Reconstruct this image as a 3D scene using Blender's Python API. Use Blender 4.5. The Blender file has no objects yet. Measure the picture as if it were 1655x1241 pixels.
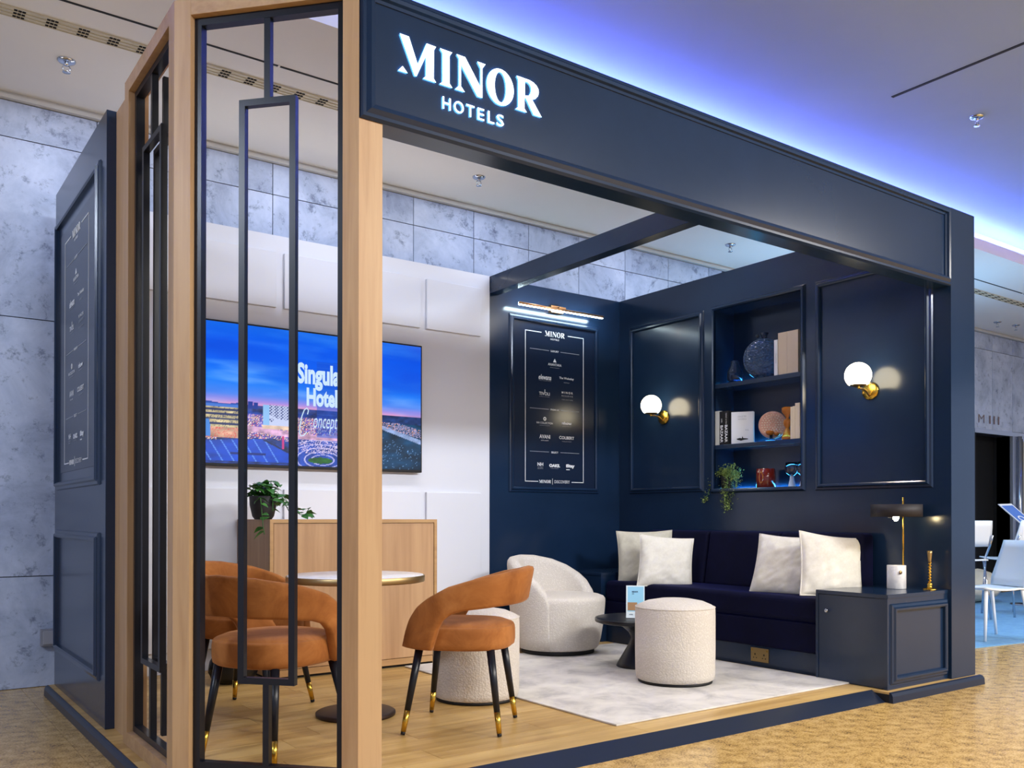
import bpy, bmesh, math, random
import numpy as np
from mathutils import Vector, Matrix, noise
from mathutils.geometry import tessellate_polygon
PI = math.pi
R = math.radians
random.seed(7)
S = bpy.context.scene
C = S.collection

# ------------------------------------------------------------------ camera
cam = bpy.data.cameras.new('camera'); camo = bpy.data.objects.new('camera', cam); C.objects.link(camo)
YAW, PITCH, ROLL = 0.6244186, 0.0058713, 0.00061265
fw = Vector((math.sin(YAW)*math.cos(PITCH), math.cos(YAW)*math.cos(PITCH), math.sin(PITCH)))
rt = Vector((math.cos(YAW), -math.sin(YAW), 0)); up = rt.cross(fw)
rt, up = rt*math.cos(ROLL)+up*math.sin(ROLL), up*math.cos(ROLL)-rt*math.sin(ROLL)
m = Matrix((rt, up, -fw)).transposed().to_4x4(); m.translation = Vector((0, 0, 1.0))
camo.matrix_world = m
cam.sensor_width = 36; cam.lens = 36*1449.7/1655
cam.shift_y = (827.22-620.5)/1655
cam.clip_start = 0.05; cam.clip_end = 100
S.camera = camo

# ------------------------------------------------------------------ world, lamps, exposure
S.view_settings.view_transform = 'Standard'; S.view_settings.look = 'None'
S.view_settings.gamma = 1; S.view_settings.use_curve_mapping = False
S.view_settings.exposure = 0.0
w = bpy.data.worlds.new('hall'); S.world = w; w.use_nodes = True
w.node_tree.nodes['Background'].inputs[0].default_value = (0.60, 0.68, 0.92, 1)
w.node_tree.nodes['Background'].inputs[1].default_value = 0.78

def area(name, loc, target, size, power, color, size_y=None):
    l = bpy.data.lights.new(name, 'AREA'); l.energy = power; l.color = color
    l.shape = 'RECTANGLE' if size_y else 'SQUARE'; l.size = size
    if size_y: l.size_y = size_y
    o = bpy.data.objects.new(name, l); C.objects.link(o); o.location = loc
    o.rotation_euler = (Vector(target)-Vector(loc)).to_track_quat('-Z', 'Y').to_euler()
    return o
def spot(name, loc, target, power, color, angle=70, radius=.05, blend=.6):
    l = bpy.data.lights.new(name, 'SPOT'); l.energy = power; l.color = color
    l.spot_size = R(angle); l.spot_blend = blend; l.shadow_soft_size = radius
    o = bpy.data.objects.new(name, l); C.objects.link(o); o.location = loc
    o.rotation_euler = (Vector(target)-Vector(loc)).to_track_quat('-Z', 'Y').to_euler()
    return o
WARM = (1.0, .93, .83); NEUT = (1.0, .95, .88); COOL = (.72, .82, 1.0)
# unseen area lamps added in front of the stand to brighten the hall
for x, y, p_ in ((-1.6, -2.6, 70), (2.0, -2.6, 240), (5.0, -2.4, 560), (8.6, -1.6, 560)):
    area('hall_fill_panel', (x, y, 3.90), (x, y, 0), 1.8, p_, NEUT)
# unseen spots added to brighten the navy fascia and side wall
spot('stand_fill_spot', (1.2, -2.0, 3.86), (2.2, 2.9, 3.1), 900, COOL, 52, .3, 1)
spot('stand_fill_spot', (4.8, -2.0, 3.86), (4.6, 2.9, 3.1), 950, (.56, .72, 1.0), 52, .3, 1)
spot('stand_fill_spot', (-3.2, 2.4, 3.86), (.9, 5.2, 1.2), 700, COOL, 75, .3, 1)
# unseen blue area lamps added to tint the soffit at right
area('blue_soffit_fill', (9.4, 5.2, 1.9), (9.2, 5.3, 3.6), .5, 26, (.20, .58, 1.0))
area('soffit_fill', (7.2, 5.4, 2.3), (7.2, 5.3, 3.6), .5, 10, (.30, .66, 1.0))
# unseen uplights added beside and on the stand's walls to brighten the soffit
area('soffit_fill', (-1.0, 5.0, 2.0), (-.6, 5.1, 3.6), .8, 9, NEUT)
area('soffit_fill', (2.1, 5.93, 2.93), (2.1, 5.6, 3.6), 1.6, 3, NEUT, .06)
area('soffit_fill', (3.3, 5.93, 2.93), (3.3, 5.6, 3.6), 1.2, 2.4, NEUT, .06)
# unseen spots added under the soffit to light the stand's interior
for x, y in ((1.9, 4.62), (2.9, 4.62), (3.9, 4.62), (4.9, 4.62)):
    spot('interior_fill_spot', (x, y, 3.58), (x-.1, y-.3, 0), 52, WARM, 108, .06)
# unseen blue spots added to brighten the marble wall behind the stand
for x in (1.0, 2.6, 4.2, 5.8, 7.4):
    spot('wall_fill_spot', (x, 5.45, 3.57), (x, 6.3, 2.6), 22, (.62, .72, 1.0), 120, .1, 1)
area('blue_floor_fill', (8.6, 4.4, 3.5), (8.4, 4.3, 0), .9, 55, (.45, .75, 1.0))  # unseen blue lamp added to light the floor right of the stand

# ------------------------------------------------------------------ materials
def lin(c):
    return tuple((x/255/12.92 if x/255 <= .04045 else ((x/255+.055)/1.055)**2.4) for x in c)
def mat(name, rgb, rough=.5, metal=0, spec=.5, emit=None, strength=0, sheen=0, sheen_tint=None, trans=0, ior=1.45, coat=0, alpha=1):
    M_ = bpy.data.materials.new(name); M_.use_nodes = True
    b = M_.node_tree.nodes['Principled BSDF']; i = b.inputs
    i['Base Color'].default_value = (*lin(rgb), 1); i['Roughness'].default_value = rough
    i['Metallic'].default_value = metal; i['Specular IOR Level'].default_value = spec
    i['Transmission Weight'].default_value = trans; i['IOR'].default_value = ior
    i['Coat Weight'].default_value = coat; i['Alpha'].default_value = alpha
    if emit: i['Emission Color'].default_value = (*emit, 1); i['Emission Strength'].default_value = strength
    if sheen:
        i['Sheen Weight'].default_value = sheen; i['Sheen Roughness'].default_value = .4
        i['Sheen Tint'].default_value = (*lin(sheen_tint or (255, 255, 255)), 1)
    return M_
class NT:
    def __init__(s, M_):
        s.M = M_; s.t = M_.node_tree; s.b = s.t.nodes['Principled BSDF']
    def n(s, typ, **kw):
        x = s.t.nodes.new(typ)
        for k, v in kw.items():
            if k.startswith('i_'): x.inputs[k[2:].replace('_', ' ')].default_value = v
            else: setattr(x, k, v)
        return x
    def l(s, a, ao, b, bi): s.t.links.new(a.outputs[ao], b.inputs[bi])
    def coords(s, scale, rand=False):
        tc = s.n('ShaderNodeTexCoord'); mp = s.n('ShaderNodeMapping'); mp.inputs['Scale'].default_value = scale
        s.l(tc, 'Object', mp, 'Vector')
        if rand:
            oi = s.n('ShaderNodeObjectInfo'); mu = s.n('ShaderNodeMath', operation='MULTIPLY'); mu.inputs[1].default_value = 37
            s.l(oi, 'Random', mu, 0); cx = s.n('ShaderNodeCombineXYZ')
            for k in 'XYZ': s.l(mu, 0, cx, k)
            s.l(cx, 0, mp, 'Location')
        return mp
    def ramp(s, pts):
        r = s.n('ShaderNodeValToRGB'); e = r.color_ramp.elements
        while len(e) < len(pts): e.new(.5)
        for k, (p, c) in enumerate(pts): e[k].position = p; e[k].color = (*lin(c), 1)
        return r
    def bump(s, src, out, strength, dist=.01):
        bp = s.n('ShaderNodeBump'); bp.inputs['Strength'].default_value = strength; bp.inputs['Distance'].default_value = dist
        s.l(src, out, bp, 'Height'); s.l(bp, 0, s.b, 'Normal')
def wood(name, c1, c2, axis, rough=.45, rand=True, fine=40):
    M_ = mat(name, c1, rough); t = NT(M_)
    sc = [fine, fine, fine]; sc[axis] = fine/22
    mp = t.coords(sc, rand)
    n1 = t.n('ShaderNodeTexNoise', i_Scale=1.0, i_Detail=5.0, i_Roughness=.6, i_Distortion=.6); t.l(mp, 0, n1, 'Vector')
    sc2 = [7, 7, 7]; sc2[axis] = .6
    mp2 = t.coords(sc2, rand); n2 = t.n('ShaderNodeTexNoise', i_Scale=1.0, i_Detail=3.0, i_Distortion=1.2); t.l(mp2, 0, n2, 'Vector')
    ad = t.n('ShaderNodeMath', operation='MULTIPLY_ADD'); ad.inputs[1].default_value = .55; t.l(n1, 'Fac', ad, 0)
    hf = t.n('ShaderNodeMath', operation='MULTIPLY'); hf.inputs[1].default_value = .5; t.l(n2, 'Fac', hf, 0); t.l(hf, 0, ad, 2)
    if rand:
        oi = t.n('ShaderNodeObjectInfo'); r2 = t.n('ShaderNodeMath', operation='MULTIPLY_ADD'); r2.inputs[1].default_value = .16; r2.inputs[2].default_value = -.08
        t.l(oi, 'Random', r2, 0); a2 = t.n('ShaderNodeMath', operation='ADD'); t.l(ad, 0, a2, 0); t.l(r2, 0, a2, 1); ad = a2
    rp = t.ramp([(.36, c2), (.50, tuple((a+b)/2 for a, b in zip(c1, c2))), (.66, c1)]); t.l(ad, 0, rp, 0)
    t.l(rp, 0, t.b, 'Base Color'); t.bump(n1, 'Fac', .12, .002)
    return M_
def mottled(name, pts, scale, detail=6, rough=.5, bump=0, spec=.5, rand=False, dist=.5, bdist=.004, **kw):
    M_ = mat(name, pts[0][1], rough, spec=spec, **kw); t = NT(M_); mp = t.coords(scale if isinstance(scale, tuple) else (scale,)*3, rand)
    n1 = t.n('ShaderNodeTexNoise', i_Scale=1.0, i_Detail=float(detail), i_Roughness=.65, i_Distortion=float(dist)); t.l(mp, 0, n1, 'Vector')
    rp = t.ramp(pts); t.l(n1, 'Fac', rp, 0); t.l(rp, 0, t.b, 'Base Color')
    if bump: t.bump(n1, 'Fac', bump, bdist)
    return M_
m_navy = mottled('navy_paint', [(.3, (20, 39, 64)), (.7, (24, 43, 70))], 2.0, rough=.19, spec=.65)
m_navy_dk = mat('navy_laminate', (24, 34, 54), .35)
m_white = mat('white_paint', (216, 218, 226), .55)
m_oak_v = wood('oak_veneer_upright', (190, 156, 116), (168, 132, 94), 2)
m_oak_x = wood('oak_veneer_level', (190, 156, 116), (168, 132, 94), 0)
m_oak_cab = wood('oak_cabinet', (192, 152, 110), (170, 130, 92), 2, fine=30)
m_oak_edge = wood('oak_edge', (190, 150, 100), (168, 128, 82), 0, fine=30)
m_plank = wood('oak_plank', (208, 174, 112), (172, 134, 76), 0, rough=.38, fine=26)
m_black = mat('black_metal', (17, 21, 31), .33, spec=.5)
m_blackmatt = mat('black_matt', (14, 14, 17), .6)
m_brass = mat('brass', (212, 172, 72), .25, 1)
m_brass_d = mat('antique_brass', (176, 150, 104), .4, 1)
m_chrome = mat('chrome', (190, 195, 205), .18, 1)
m_void = mat('dark_void', (4, 4, 6), .9)
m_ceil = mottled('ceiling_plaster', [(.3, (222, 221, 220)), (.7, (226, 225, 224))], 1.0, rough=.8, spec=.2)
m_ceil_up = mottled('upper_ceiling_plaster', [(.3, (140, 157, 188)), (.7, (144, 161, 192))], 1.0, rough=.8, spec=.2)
m_vent = mat('vent_cream', (196, 190, 170), .5); m_trim = mat('cornice_white', (196, 196, 194), .5)
m_joint = mat('joint_dark', (26, 28, 34), .8)
m_boucle = mat('boucle', (222, 212, 202), .95, spec=.15, sheen=.25, sheen_tint=(255, 245, 235))
t = NT(m_boucle); mp = t.coords((95,)*3)
vn = t.n('ShaderNodeTexVoronoi', i_Scale=1.0); nn = t.n('ShaderNodeTexNoise', i_Scale=.9, i_Detail=4.0); t.l(mp, 0, vn, 'Vector'); t.l(mp, 0, nn, 'Vector')
mx = t.n('ShaderNodeMath', operation='ADD'); t.l(vn, 'Distance', mx, 0); t.l(nn, 'Fac', mx, 1)
t.bump(mx, 0, .38, .006)
rp = t.ramp([(.45, (226, 219, 210)), (.95, (206, 198, 188))]); t.l(mx, 0, rp, 0); t.l(rp, 0, t.b, 'Base Color')
m_orange = mottled('rust_velvet', [(.30, (130, 76, 34)), (.52, (158, 98, 48)), (.74, (180, 118, 64))], 5.0, rough=.7, spec=.2, detail=5, dist=1.0, sheen=.3, sheen_tint=(255, 200, 150))
m_sofa = mottled('navy_velvet', [(.3, (6, 7, 30)), (.7, (9, 11, 42))], 6.0, rough=.75, spec=.15, sheen=.3, sheen_tint=(40, 55, 150))
m_linen = mottled('ivory_linen', [(.3, (226, 220, 206)), (.7, (236, 231, 220))], 60.0, rough=.9, spec=.1, bump=.15, bdist=.002)
m_linen_g = mottled('sand_linen', [(.3, (196, 190, 172)), (.7, (206, 200, 184))], 60.0, rough=.9, spec=.1, bump=.15, bdist=.002)
m_rug = mottled('rug_pile', [(.34, (178, 175, 173)), (.48, (204, 200, 195)), (.62, (218, 214, 207))], 4.0, rough=.95, spec=.1, detail=12, dist=.4, bump=.5, bdist=.004)
m_marble_w = mottled('white_marble', [(.36, (214, 213, 214)), (.52, (232, 230, 228)), (.7, (238, 236, 234))], 9.0, rough=.25, dist=2)
m_leaf = mottled('leaf_green', [(.35, (38, 88, 34)), (.6, (66, 124, 50))], 22.0, rough=.45, rand=True)
m_leaf_s = mottled('leaf_sage', [(.35, (104, 128, 60)), (.65, (164, 184, 106))], 40.0, rough=.6)
m_pot = mat('charcoal_pot', (44, 42, 44), .6)
m_glass = mat('clear_glass', (235, 242, 250), .03, trans=1, ior=1.45)
m_smoke = mat('smoke_blue_glass', (70, 96, 130), .08, trans=.85, ior=1.45)
m_amber = mat('amber_glass', (190, 112, 34), .08, trans=.35, ior=1.45)
m_red = mat('oxblood_ceramic', (110, 32, 22), .15, coat=.4)
m_print = mat('print_white', (225, 228, 232), .5)
m_print_g = mat('print_grey', (150, 156, 168), .5)
m_cream = mat('cream_paper', (222, 206, 180), .7)
m_cream_d = mat('beige_book_cloth', (196, 180, 158), .8)
m_wbook = mat('white_book', (215, 218, 224), .5)
m_kbook = mat('black_book', (16, 16, 20), .45)
m_gbook = mat('stone_book', (190, 192, 186), .6)
m_plast = mat('white_plastic', (232, 236, 242), .35)
m_plast_b = mat('pale_blue_plastic', (150, 196, 240), .4)
m_globe = mat('opal_globe', (255, 250, 240), .3, emit=(1, .86, .58), strength=11)
m_bulb = mat('bulb_glow', (255, 240, 200), .3, emit=(1, .80, .42), strength=70)
m_bar = mat('bar_diffuser', (255, 255, 255), .3, emit=(.72, .93, 1.0), strength=42)
m_barbody = mat('rose_brass', (226, 170, 120), .3, 1)
m_cove = mat('cove_strip', (255, 255, 255), .3, emit=(.17, .22, 1.0), strength=92)
m_led = mat('shelf_strip', (255, 255, 255), .3, emit=(.05, .45, .92), strength=60)
m_sign = mat('sign_face', (255, 255, 255), .3, emit=(.86, .97, 1.0), strength=2.2)
m_halo = mat('sign_halo', (255, 255, 255), .3, emit=(.16, .62, 1.0), strength=20)
m_copper = mottled('blush_ceramic', [(.4, (190, 140, 120)), (.6, (206, 160, 140))], 60.0, rough=.5)
# hall granite floor
m_gran = mat('granite', (150, 125, 90), .22, spec=.5); t = NT(m_gran); mp = t.coords((1, 1, 1))
g1 = t.n('ShaderNodeTexNoise', i_Scale=110.0, i_Detail=8.0, i_Roughness=.75); g2 = t.n('ShaderNodeTexNoise', i_Scale=16.0, i_Detail=5.0, i_Distortion=.2)
t.l(mp, 0, g1, 'Vector'); t.l(mp, 0, g2, 'Vector')
ad = t.n('ShaderNodeMath', operation='MULTIPLY_ADD'); ad.inputs[1].default_value = .7; t.l(g1, 'Fac', ad, 0)
hf = t.n('ShaderNodeMath', operation='MULTIPLY'); hf.inputs[1].default_value = .3; t.l(g2, 'Fac', hf, 0); t.l(hf, 0, ad, 2)
rp = t.ramp([(.36, (76, 58, 34)), (.44, (152, 120, 70)), (.52, (206, 168, 100)), (.64, (226, 196, 136))]); t.l(ad, 0, rp, 0); t.l(rp, 0, t.b, 'Base Color')
# stone cladding
m_stone = mat('grey_marble', (170, 180, 200), .38, spec=.4); t = NT(m_stone); mp = t.coords((1, 1, 1), True)
s1 = t.n('ShaderNodeTexNoise', i_Scale=2.4, i_Detail=10.0, i_Roughness=.70, i_Distortion=.5); t.l(mp, 0, s1, 'Vector')
s2 = t.n('ShaderNodeTexNoise', i_Scale=9.0, i_Detail=9.0, i_Roughness=.78, i_Distortion=.25); t.l(mp, 0, s2, 'Vector')
r1 = t.ramp([(.34, (146, 157, 182)), (.5, (172, 184, 208)), (.66, (192, 202, 224))]); t.l(s1, 'Fac', r1, 0)
r2 = t.ramp([(.34, (110, 118, 140)), (.46, (255, 255, 255))]); t.l(s2, 'Fac', r2, 0)
mm = t.n('ShaderNodeMix', data_type='RGBA', blend_type='MULTIPLY'); mm.inputs[0].default_value = .75
t.l(r1, 0, mm, 6); t.l(r2, 0, mm, 7); t.l(mm, 2, t.b, 'Base Color')
m_floor_glow = mottled('painted_floor_glow', [(.3, (104, 150, 190)), (.7, (126, 170, 206))], 14.0, rough=.9, spec=.1)  # blue light on the floor, put into the colour

# ------------------------------------------------------------------ mesh helpers
class MB:
    def __init__(s): s.v = []; s.f = []; s.mi = []; s.sm = []
    def add(s, vs, fs, mi=0, smooth=False):
        o = len(s.v); s.v += [tuple(v) for v in vs]
        for f in fs: s.f.append(tuple(i+o for i in f)); s.mi.append(mi); s.sm.append(smooth)
        return s
    def box(s, x0, x1, y0, y1, z0, z1, mi=0):
        return s.add([(x0, y0, z0), (x1, y0, z0), (x1, y1, z0), (x0, y1, z0), (x0, y0, z1), (x1, y0, z1), (x1, y1, z1), (x0, y1, z1)],
                     [(3, 2, 1, 0), (4, 5, 6, 7), (0, 1, 5, 4), (1, 2, 6, 5), (2, 3, 7, 6), (3, 0, 4, 7)], mi)
    def prism(s, poly, z0, z1, mi=0):
        n = len(poly); vs = [(x, y, z0) for x, y in poly]+[(x, y, z1) for x, y in poly]
        return s.add(vs, [tuple(range(n))[::-1], tuple(range(n, 2*n))]+[(i, (i+1) % n, n+(i+1) % n, n+i) for i in range(n)], mi)
    def lathe(s, prof, c=(0, 0, 0), n=40, mi=0, axis='z'):
        vs = []; fs = []; rows = []
        for r, z in prof:
            if r < 1e-6:
                rows.append([len(vs)]); vs.append((0, 0, z))
            else:
                rows.append(list(range(len(vs), len(vs)+n)))
                vs += [(r*math.cos(2*PI*k/n), r*math.sin(2*PI*k/n), z) for k in range(n)]
        for a, b in zip(rows, rows[1:]):
            for k in range(n):
                k2 = (k+1) % n
                if len(a) == 1 and len(b) == 1: continue
                if len(a) == 1: fs.append((a[0], b[k2], b[k]))
                elif len(b) == 1: fs.append((a[k], a[k2], b[0]))
                else: fs.append((a[k], a[k2], b[k2], b[k]))
        if axis == 'x': vs = [(z, x, y) for x, y, z in vs]
        elif axis == '-x': vs = [(-z, -x, y) for x, y, z in vs]
        elif axis == '-y': vs = [(x, -z, y) for x, y, z in vs]
        vs = [(x+c[0], y+c[1], z+c[2]) for x, y, z in vs]
        return s.add(vs, fs, mi, True)
    def tube(s, pts, r, n=10, mi=0, closed=False, caps=True):
        pts = [Vector(p) for p in pts]; N = len(pts); rs = r if isinstance(r, (list, tuple)) else [r]*N
        vs = []; prev = None
        for i, p in enumerate(pts):
            if closed: tg = pts[(i+1) % N]-pts[i-1]
            else: tg = pts[min(i+1, N-1)]-pts[max(i-1, 0)]
            tg.normalize()
            if prev is None:
                a = Vector((0, 0, 1)) if abs(tg.z) < .9 else Vector((1, 0, 0)); u = tg.cross(a).normalized()
            else: u = (prev-tg*prev.dot(tg)).normalized()
            prev = u; vv = tg.cross(u)
            vs += [tuple(p+(u*math.cos(2*PI*k/n)+vv*math.sin(2*PI*k/n))*rs[i]) for k in range(n)]
        fs = []
        for i in range(N if closed else N-1):
            for k in range(n):
                a = i*n; b = ((i+1) % N)*n; fs.append((a+k, a+(k+1) % n, b+(k+1) % n, b+k))
        if not closed and caps: fs += [tuple(range(n))[::-1], tuple(range((N-1)*n, N*n))]
        return s.add(vs, fs, mi, True)
    def grid(s, rows, closed_u=False, closed_v=False, mi=0, smooth=True):
        nr = len(rows); nc = len(rows[0]); vs = [p for r in rows for p in r]; fs = []
        for i in range(nr if closed_v else nr-1):
            for k in range(nc if closed_u else nc-1):
                a = i*nc; b = ((i+1) % nr)*nc; fs.append((a+k, a+(k+1) % nc, b+(k+1) % nc, b+k))
        return s.add(vs, fs, mi, smooth)
    def poly3(s, polys, o, ux, uy, un, depth, mi=0, mside=None):
        """extruded flat shape: polys[0] outline, rest holes, in (ux,uy) from o; front at +un*depth"""
        o, ux, uy, un = map(Vector, (o, ux, uy, un)); tri = tessellate_polygon([[Vector((a, b, 0)) for a, b in p] for p in polys])
        flat = [q for p in polys for q in p]; n = len(flat)
        P = lambda a, b, d: tuple(o+ux*a+uy*b+un*d)
        s.add([P(a, b, depth) for a, b in flat], [tuple(t_) for t_ in tri], mi)
        if mside is not None: s.add([P(a, b, 0) for a, b in flat], [tuple(t_)[::-1] for t_ in tri], mside)
        if depth > 1e-5:
            k0 = 0; vs = [P(a, b, 0) for a, b in flat]+[P(a, b, depth) for a, b in flat]; fs = []
            for p in polys:
                L = len(p)
                for i in range(L):
                    a = k0+i; b = k0+(i+1) % L; fs.append((a, b, n+b, n+a))
                k0 += L
            s.add(vs, fs, mi if mside is None else mside)
        return s
    def xf(s, M_, start=0):
        s.v[start:] = [tuple(M_ @ Vector(v)) for v in s.v[start:]]; return s
ORG = {}
def tag(o, label=None, cat=None, group=None, kind=None):
    if label: o['label'] = label
    if cat: o['category'] = cat
    if group: o['group'] = group
    if kind: o['kind'] = kind
    return o
def thing(name, label, cat, loc=(0, 0, 0), rz=0, group=None, kind=None):
    o = bpy.data.objects.new(name, None); C.objects.link(o); o.location = loc; o.rotation_euler = (0, 0, rz); o.empty_display_size = .1
    ORG[o.name] = (Vector(loc), rz); return tag(o, label, cat, group, kind)
def build(mb, name, mats, parent=None, world=False, bevel=0, seg=2, label=None, subsurf=0):
    """world=True: the mesh is in world coordinates, moved into the parent's frame"""
    me = bpy.data.meshes.new(name); vs = mb.v
    if parent is not None and world:
        L, rz = ORG[parent.name]; vs = [(Matrix.Rotation(-rz, 3, 'Z') @ (Vector(v)-L)) for v in vs]
    if parent is None and world is not True and False: pass
    me.from_pydata([tuple(v) for v in vs], [], mb.f); me.polygons.foreach_set('material_index', mb.mi); me.polygons.foreach_set('use_smooth', mb.sm)
    for x in (mats if isinstance(mats, (list, tuple)) else [mats]): me.materials.append(x)
    bm = bmesh.new(); bm.from_mesh(me); bmesh.ops.recalc_face_normals(bm, faces=bm.faces); bm.to_mesh(me); bm.free()
    o = bpy.data.objects.new(name, me); C.objects.link(o)
    if parent is not None:
        o.parent = parent; ORG[o.name] = ORG[parent.name]
    else: ORG[o.name] = (Vector((0, 0, 0)), 0)
    if bevel:
        b = o.modifiers.new('bevel', 'BEVEL'); b.width = bevel; b.segments = seg; b.limit_method = 'ANGLE'; b.angle_limit = R(40)
    if subsurf:
        b = o.modifiers.new('sub', 'SUBSURF'); b.levels = subsurf; b.render_levels = subsurf
    if label: o['label'] = label
    return o
def clone(root, loc, rz, label=None, group=None):
    def cp(o, par):
        c = o.copy(); C.objects.link(c); ORG[c.name] = (Vector(loc), rz)
        if par is not None: c.parent = par
        for ch in list(o.children): cp(ch, c)
        return c
    r = cp(root, None); r.location = loc; r.rotation_euler = (0, 0, rz)
    if label: r['label'] = label
    if group: r['group'] = group
    return r
def struct(mb, name, mats, bevel=0, label=None, cat=None):
    o = build(mb, name, mats, bevel=bevel); o['kind'] = 'structure'
    if label: o['label'] = label
    if cat: o['category'] = cat
    return o
def frame_path(pts, prof, o, ux, uy, un, mb):
    """mitred moulding: pts closed outline (inner), prof list of (out, height)"""
    o, ux, uy, un = map(Vector, (o, ux, uy, un)); n = len(pts); rows = []
    for i in range(n):
        p0 = Vector(pts[i-1]); p = Vector(pts[i]); p1 = Vector(pts[(i+1) % n])
        d0 = (p-p0).normalized(); d1 = (p1-p).normalized(); n0 = Vector((d0.y, -d0.x)); n1 = Vector((d1.y, -d1.x))
        mi_ = (n0+n1); mi_ /= mi_.dot(n0)
        rows.append([tuple(o+ux*(p.x+mi_.x*a)+uy*(p.y+mi_.y*a)+un*h) for a, h in prof])
    mb.grid(rows, closed_u=True, closed_v=True, smooth=False); return mb
MOULD = [(0, 0), (0, .016), (.008, .022), (.018, .022), (.026, .012), (.040, .010), (.046, 0)]
def rect(a0, b0, a1, b1): return [(a0, b0), (a1, b0), (a1, b1), (a0, b1)]
def text_mesh(txt, bold=0.0):
    cu = bpy.data.curves.new('t', 'FONT'); cu.body = txt; cu.offset = bold; cu.resolution_u = 3
    o = bpy.data.objects.new('t', cu); me = bpy.data.meshes.new_from_object(o)
    vs = [tuple(v.co) for v in me.vertices]; fs = [tuple(p.vertices) for p in me.polygons]
    bpy.data.objects.remove(o); bpy.data.curves.remove(cu); bpy.data.meshes.remove(me); return vs, fs
def put_text(mb, txt, a0, a1, b0, b1, o, ux, uy, un, d=.001, bold=0.0, mi=0, slant=0, space=None):
    if space: txt = space.join(txt)
    vs, fs = text_mesh(txt, bold); o, ux, uy, un = map(Vector, (o, ux, uy, un))
    xs = [v[0] for v in vs]; ys = [v[1] for v in vs]; x0, x1, y0, y1 = min(xs), max(xs), min(ys), max(ys)
    out = []
    for x, y, z in vs:
        a = a0+(x-x0)/(x1-x0)*(a1-a0); b = b0+(y-y0)/(y1-y0)*(b1-b0); a += slant*(b-b0)
        out.append(tuple(o+ux*a+uy*b+un*d))
    mb.add(out, fs, mi)

# the display lettering, measured: unit = cap height
GL = {'M1': [(-.044, .0), (.085, .145), (.236, .0)],
      'M': [(.009, 1.015), (.28, 1.014), (.561, .319), (.848, .999), (1.146, .996), (1.077, .88), (1.070, .08), (1.147, .0), (.741, .0), (.830, .085), (.833, .67), (.525, .0), (.47, .0)],
      'I': [(1.285, 1.0), (1.68, 1.0), (1.593, .88), (1.593, .09), (1.681, .0), (1.274, .0), (1.369, .085), (1.369, .9)],
      'N': [(1.836, 1.0), (2.115, 1.0), (2.66, .268), (2.66, .85), (2.548, 1.0), (2.819, 1.0), (2.711, .85), (2.711, .0), (2.55, .0), (1.973, .77), (1.973, .12), (2.099, .0), (1.788, .0), (1.918, .13), (1.918, .917)],
      'R': [(3.95, 1.0), (4.408, 1.0), (4.56, .97), (4.68, .91), (4.755, .82), (4.775, .72), (4.74, .60), (4.65, .50), (4.519, .44), (4.88, .0), (4.59, .0), (4.299, .424), (4.234, .424), (4.234, .085), (4.318, .0), (3.91, .0), (4.017, .085), (4.017, .9)]}
RIN = [(4.244, .92), (4.36, .925), (4.45, .88), (4.495, .80), (4.50, .70), (4.46, .59), (4.38, .51), (4.245, .49)]
def ell(cx, cy, rx, ry, n=40): return [(cx+rx*math.cos(2*PI*k/n), cy+ry*math.sin(2*PI*k/n)) for k in range(n)]
OUT_O = ell(3.356, .49, .478, .53); IN_O = ell(3.356, .49, .21, .45)
def minor(mb, o, ux, uy, un, h, depth, mi=0, which=None, mside=None):
    sc = lambda p: [(a*h, b*h) for a, b in p]
    sets = {'M': [[GL['M1']], [GL['M']]], 'I': [[GL['I']]], 'N': [[GL['N']]], 'O': [[OUT_O, IN_O]], 'R': [[GL['R'], RIN]]}
    for k in (which or 'MINOR' if which else 'MINO'+'R'):
        for polys in sets[k]: mb.poly3([sc(p) for p in polys], o, ux, uy, un, depth, mi, mside)

X, Y, Z = (1, 0, 0), (0, 1, 0), (0, 0, 1)
NX, NY = (-1, 0, 0), (0, -1, 0)

# ================================================================== THE HALL
ZG = -.06; ZC = 3.605
fl = struct(MB().box(-8, 22, -8, 6.6, ZG-.2, ZG-.006), 'floor', m_joint, label='polished brown granite hall floor around the stand')
tiles = {}
def tile_ok(x, y):
    if x > 6.6 or y > 6.2: return False
    if .95 < x < 5.2 and y > 3.1: return False
    if x+.6 < -.35 and y > 5: return False
    return x > -1.2 and y > .9
tm = None
for i in range(-2, 12):
    for j in range(1, 11):
        x, y = i*.6+.18, j*.6
        if not tile_ok(x, y): continue
        if tm is None:
            o = build(MB().box(.0008, .5992, .0008, .5992, -.012, 0), 'tile', m_gran, fl); tm = o.data
        else:
            o = bpy.data.objects.new('tile', tm); C.objects.link(o); o.parent = fl
        o.location = (x, y, ZG)
for x0, x1, y0, y1 in ((-8, -1.02, -8, 6.6), (-1.02, 6.78, -8, .6), (6.78, 22, -8, 6.6), (-1.02, .2, 6.0, 6.6)):
    build(MB().box(x0, x1, y0, y1, ZG-.01, ZG-.0005), 'paving', m_gran, fl)
cp = build(MB().prism([(6.95, 3.75), (16, 2.6), (16, 6.22), (6.75, 6.22)], ZG, ZG+.006), 'glow_sheet', m_floor_glow)  # thin sheet coloured as the blue light that falls on the floor
tag(cp, 'blue light painted as a flat sheet on the hall floor under the white chairs right of the stand', 'glow_sheet')

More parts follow.
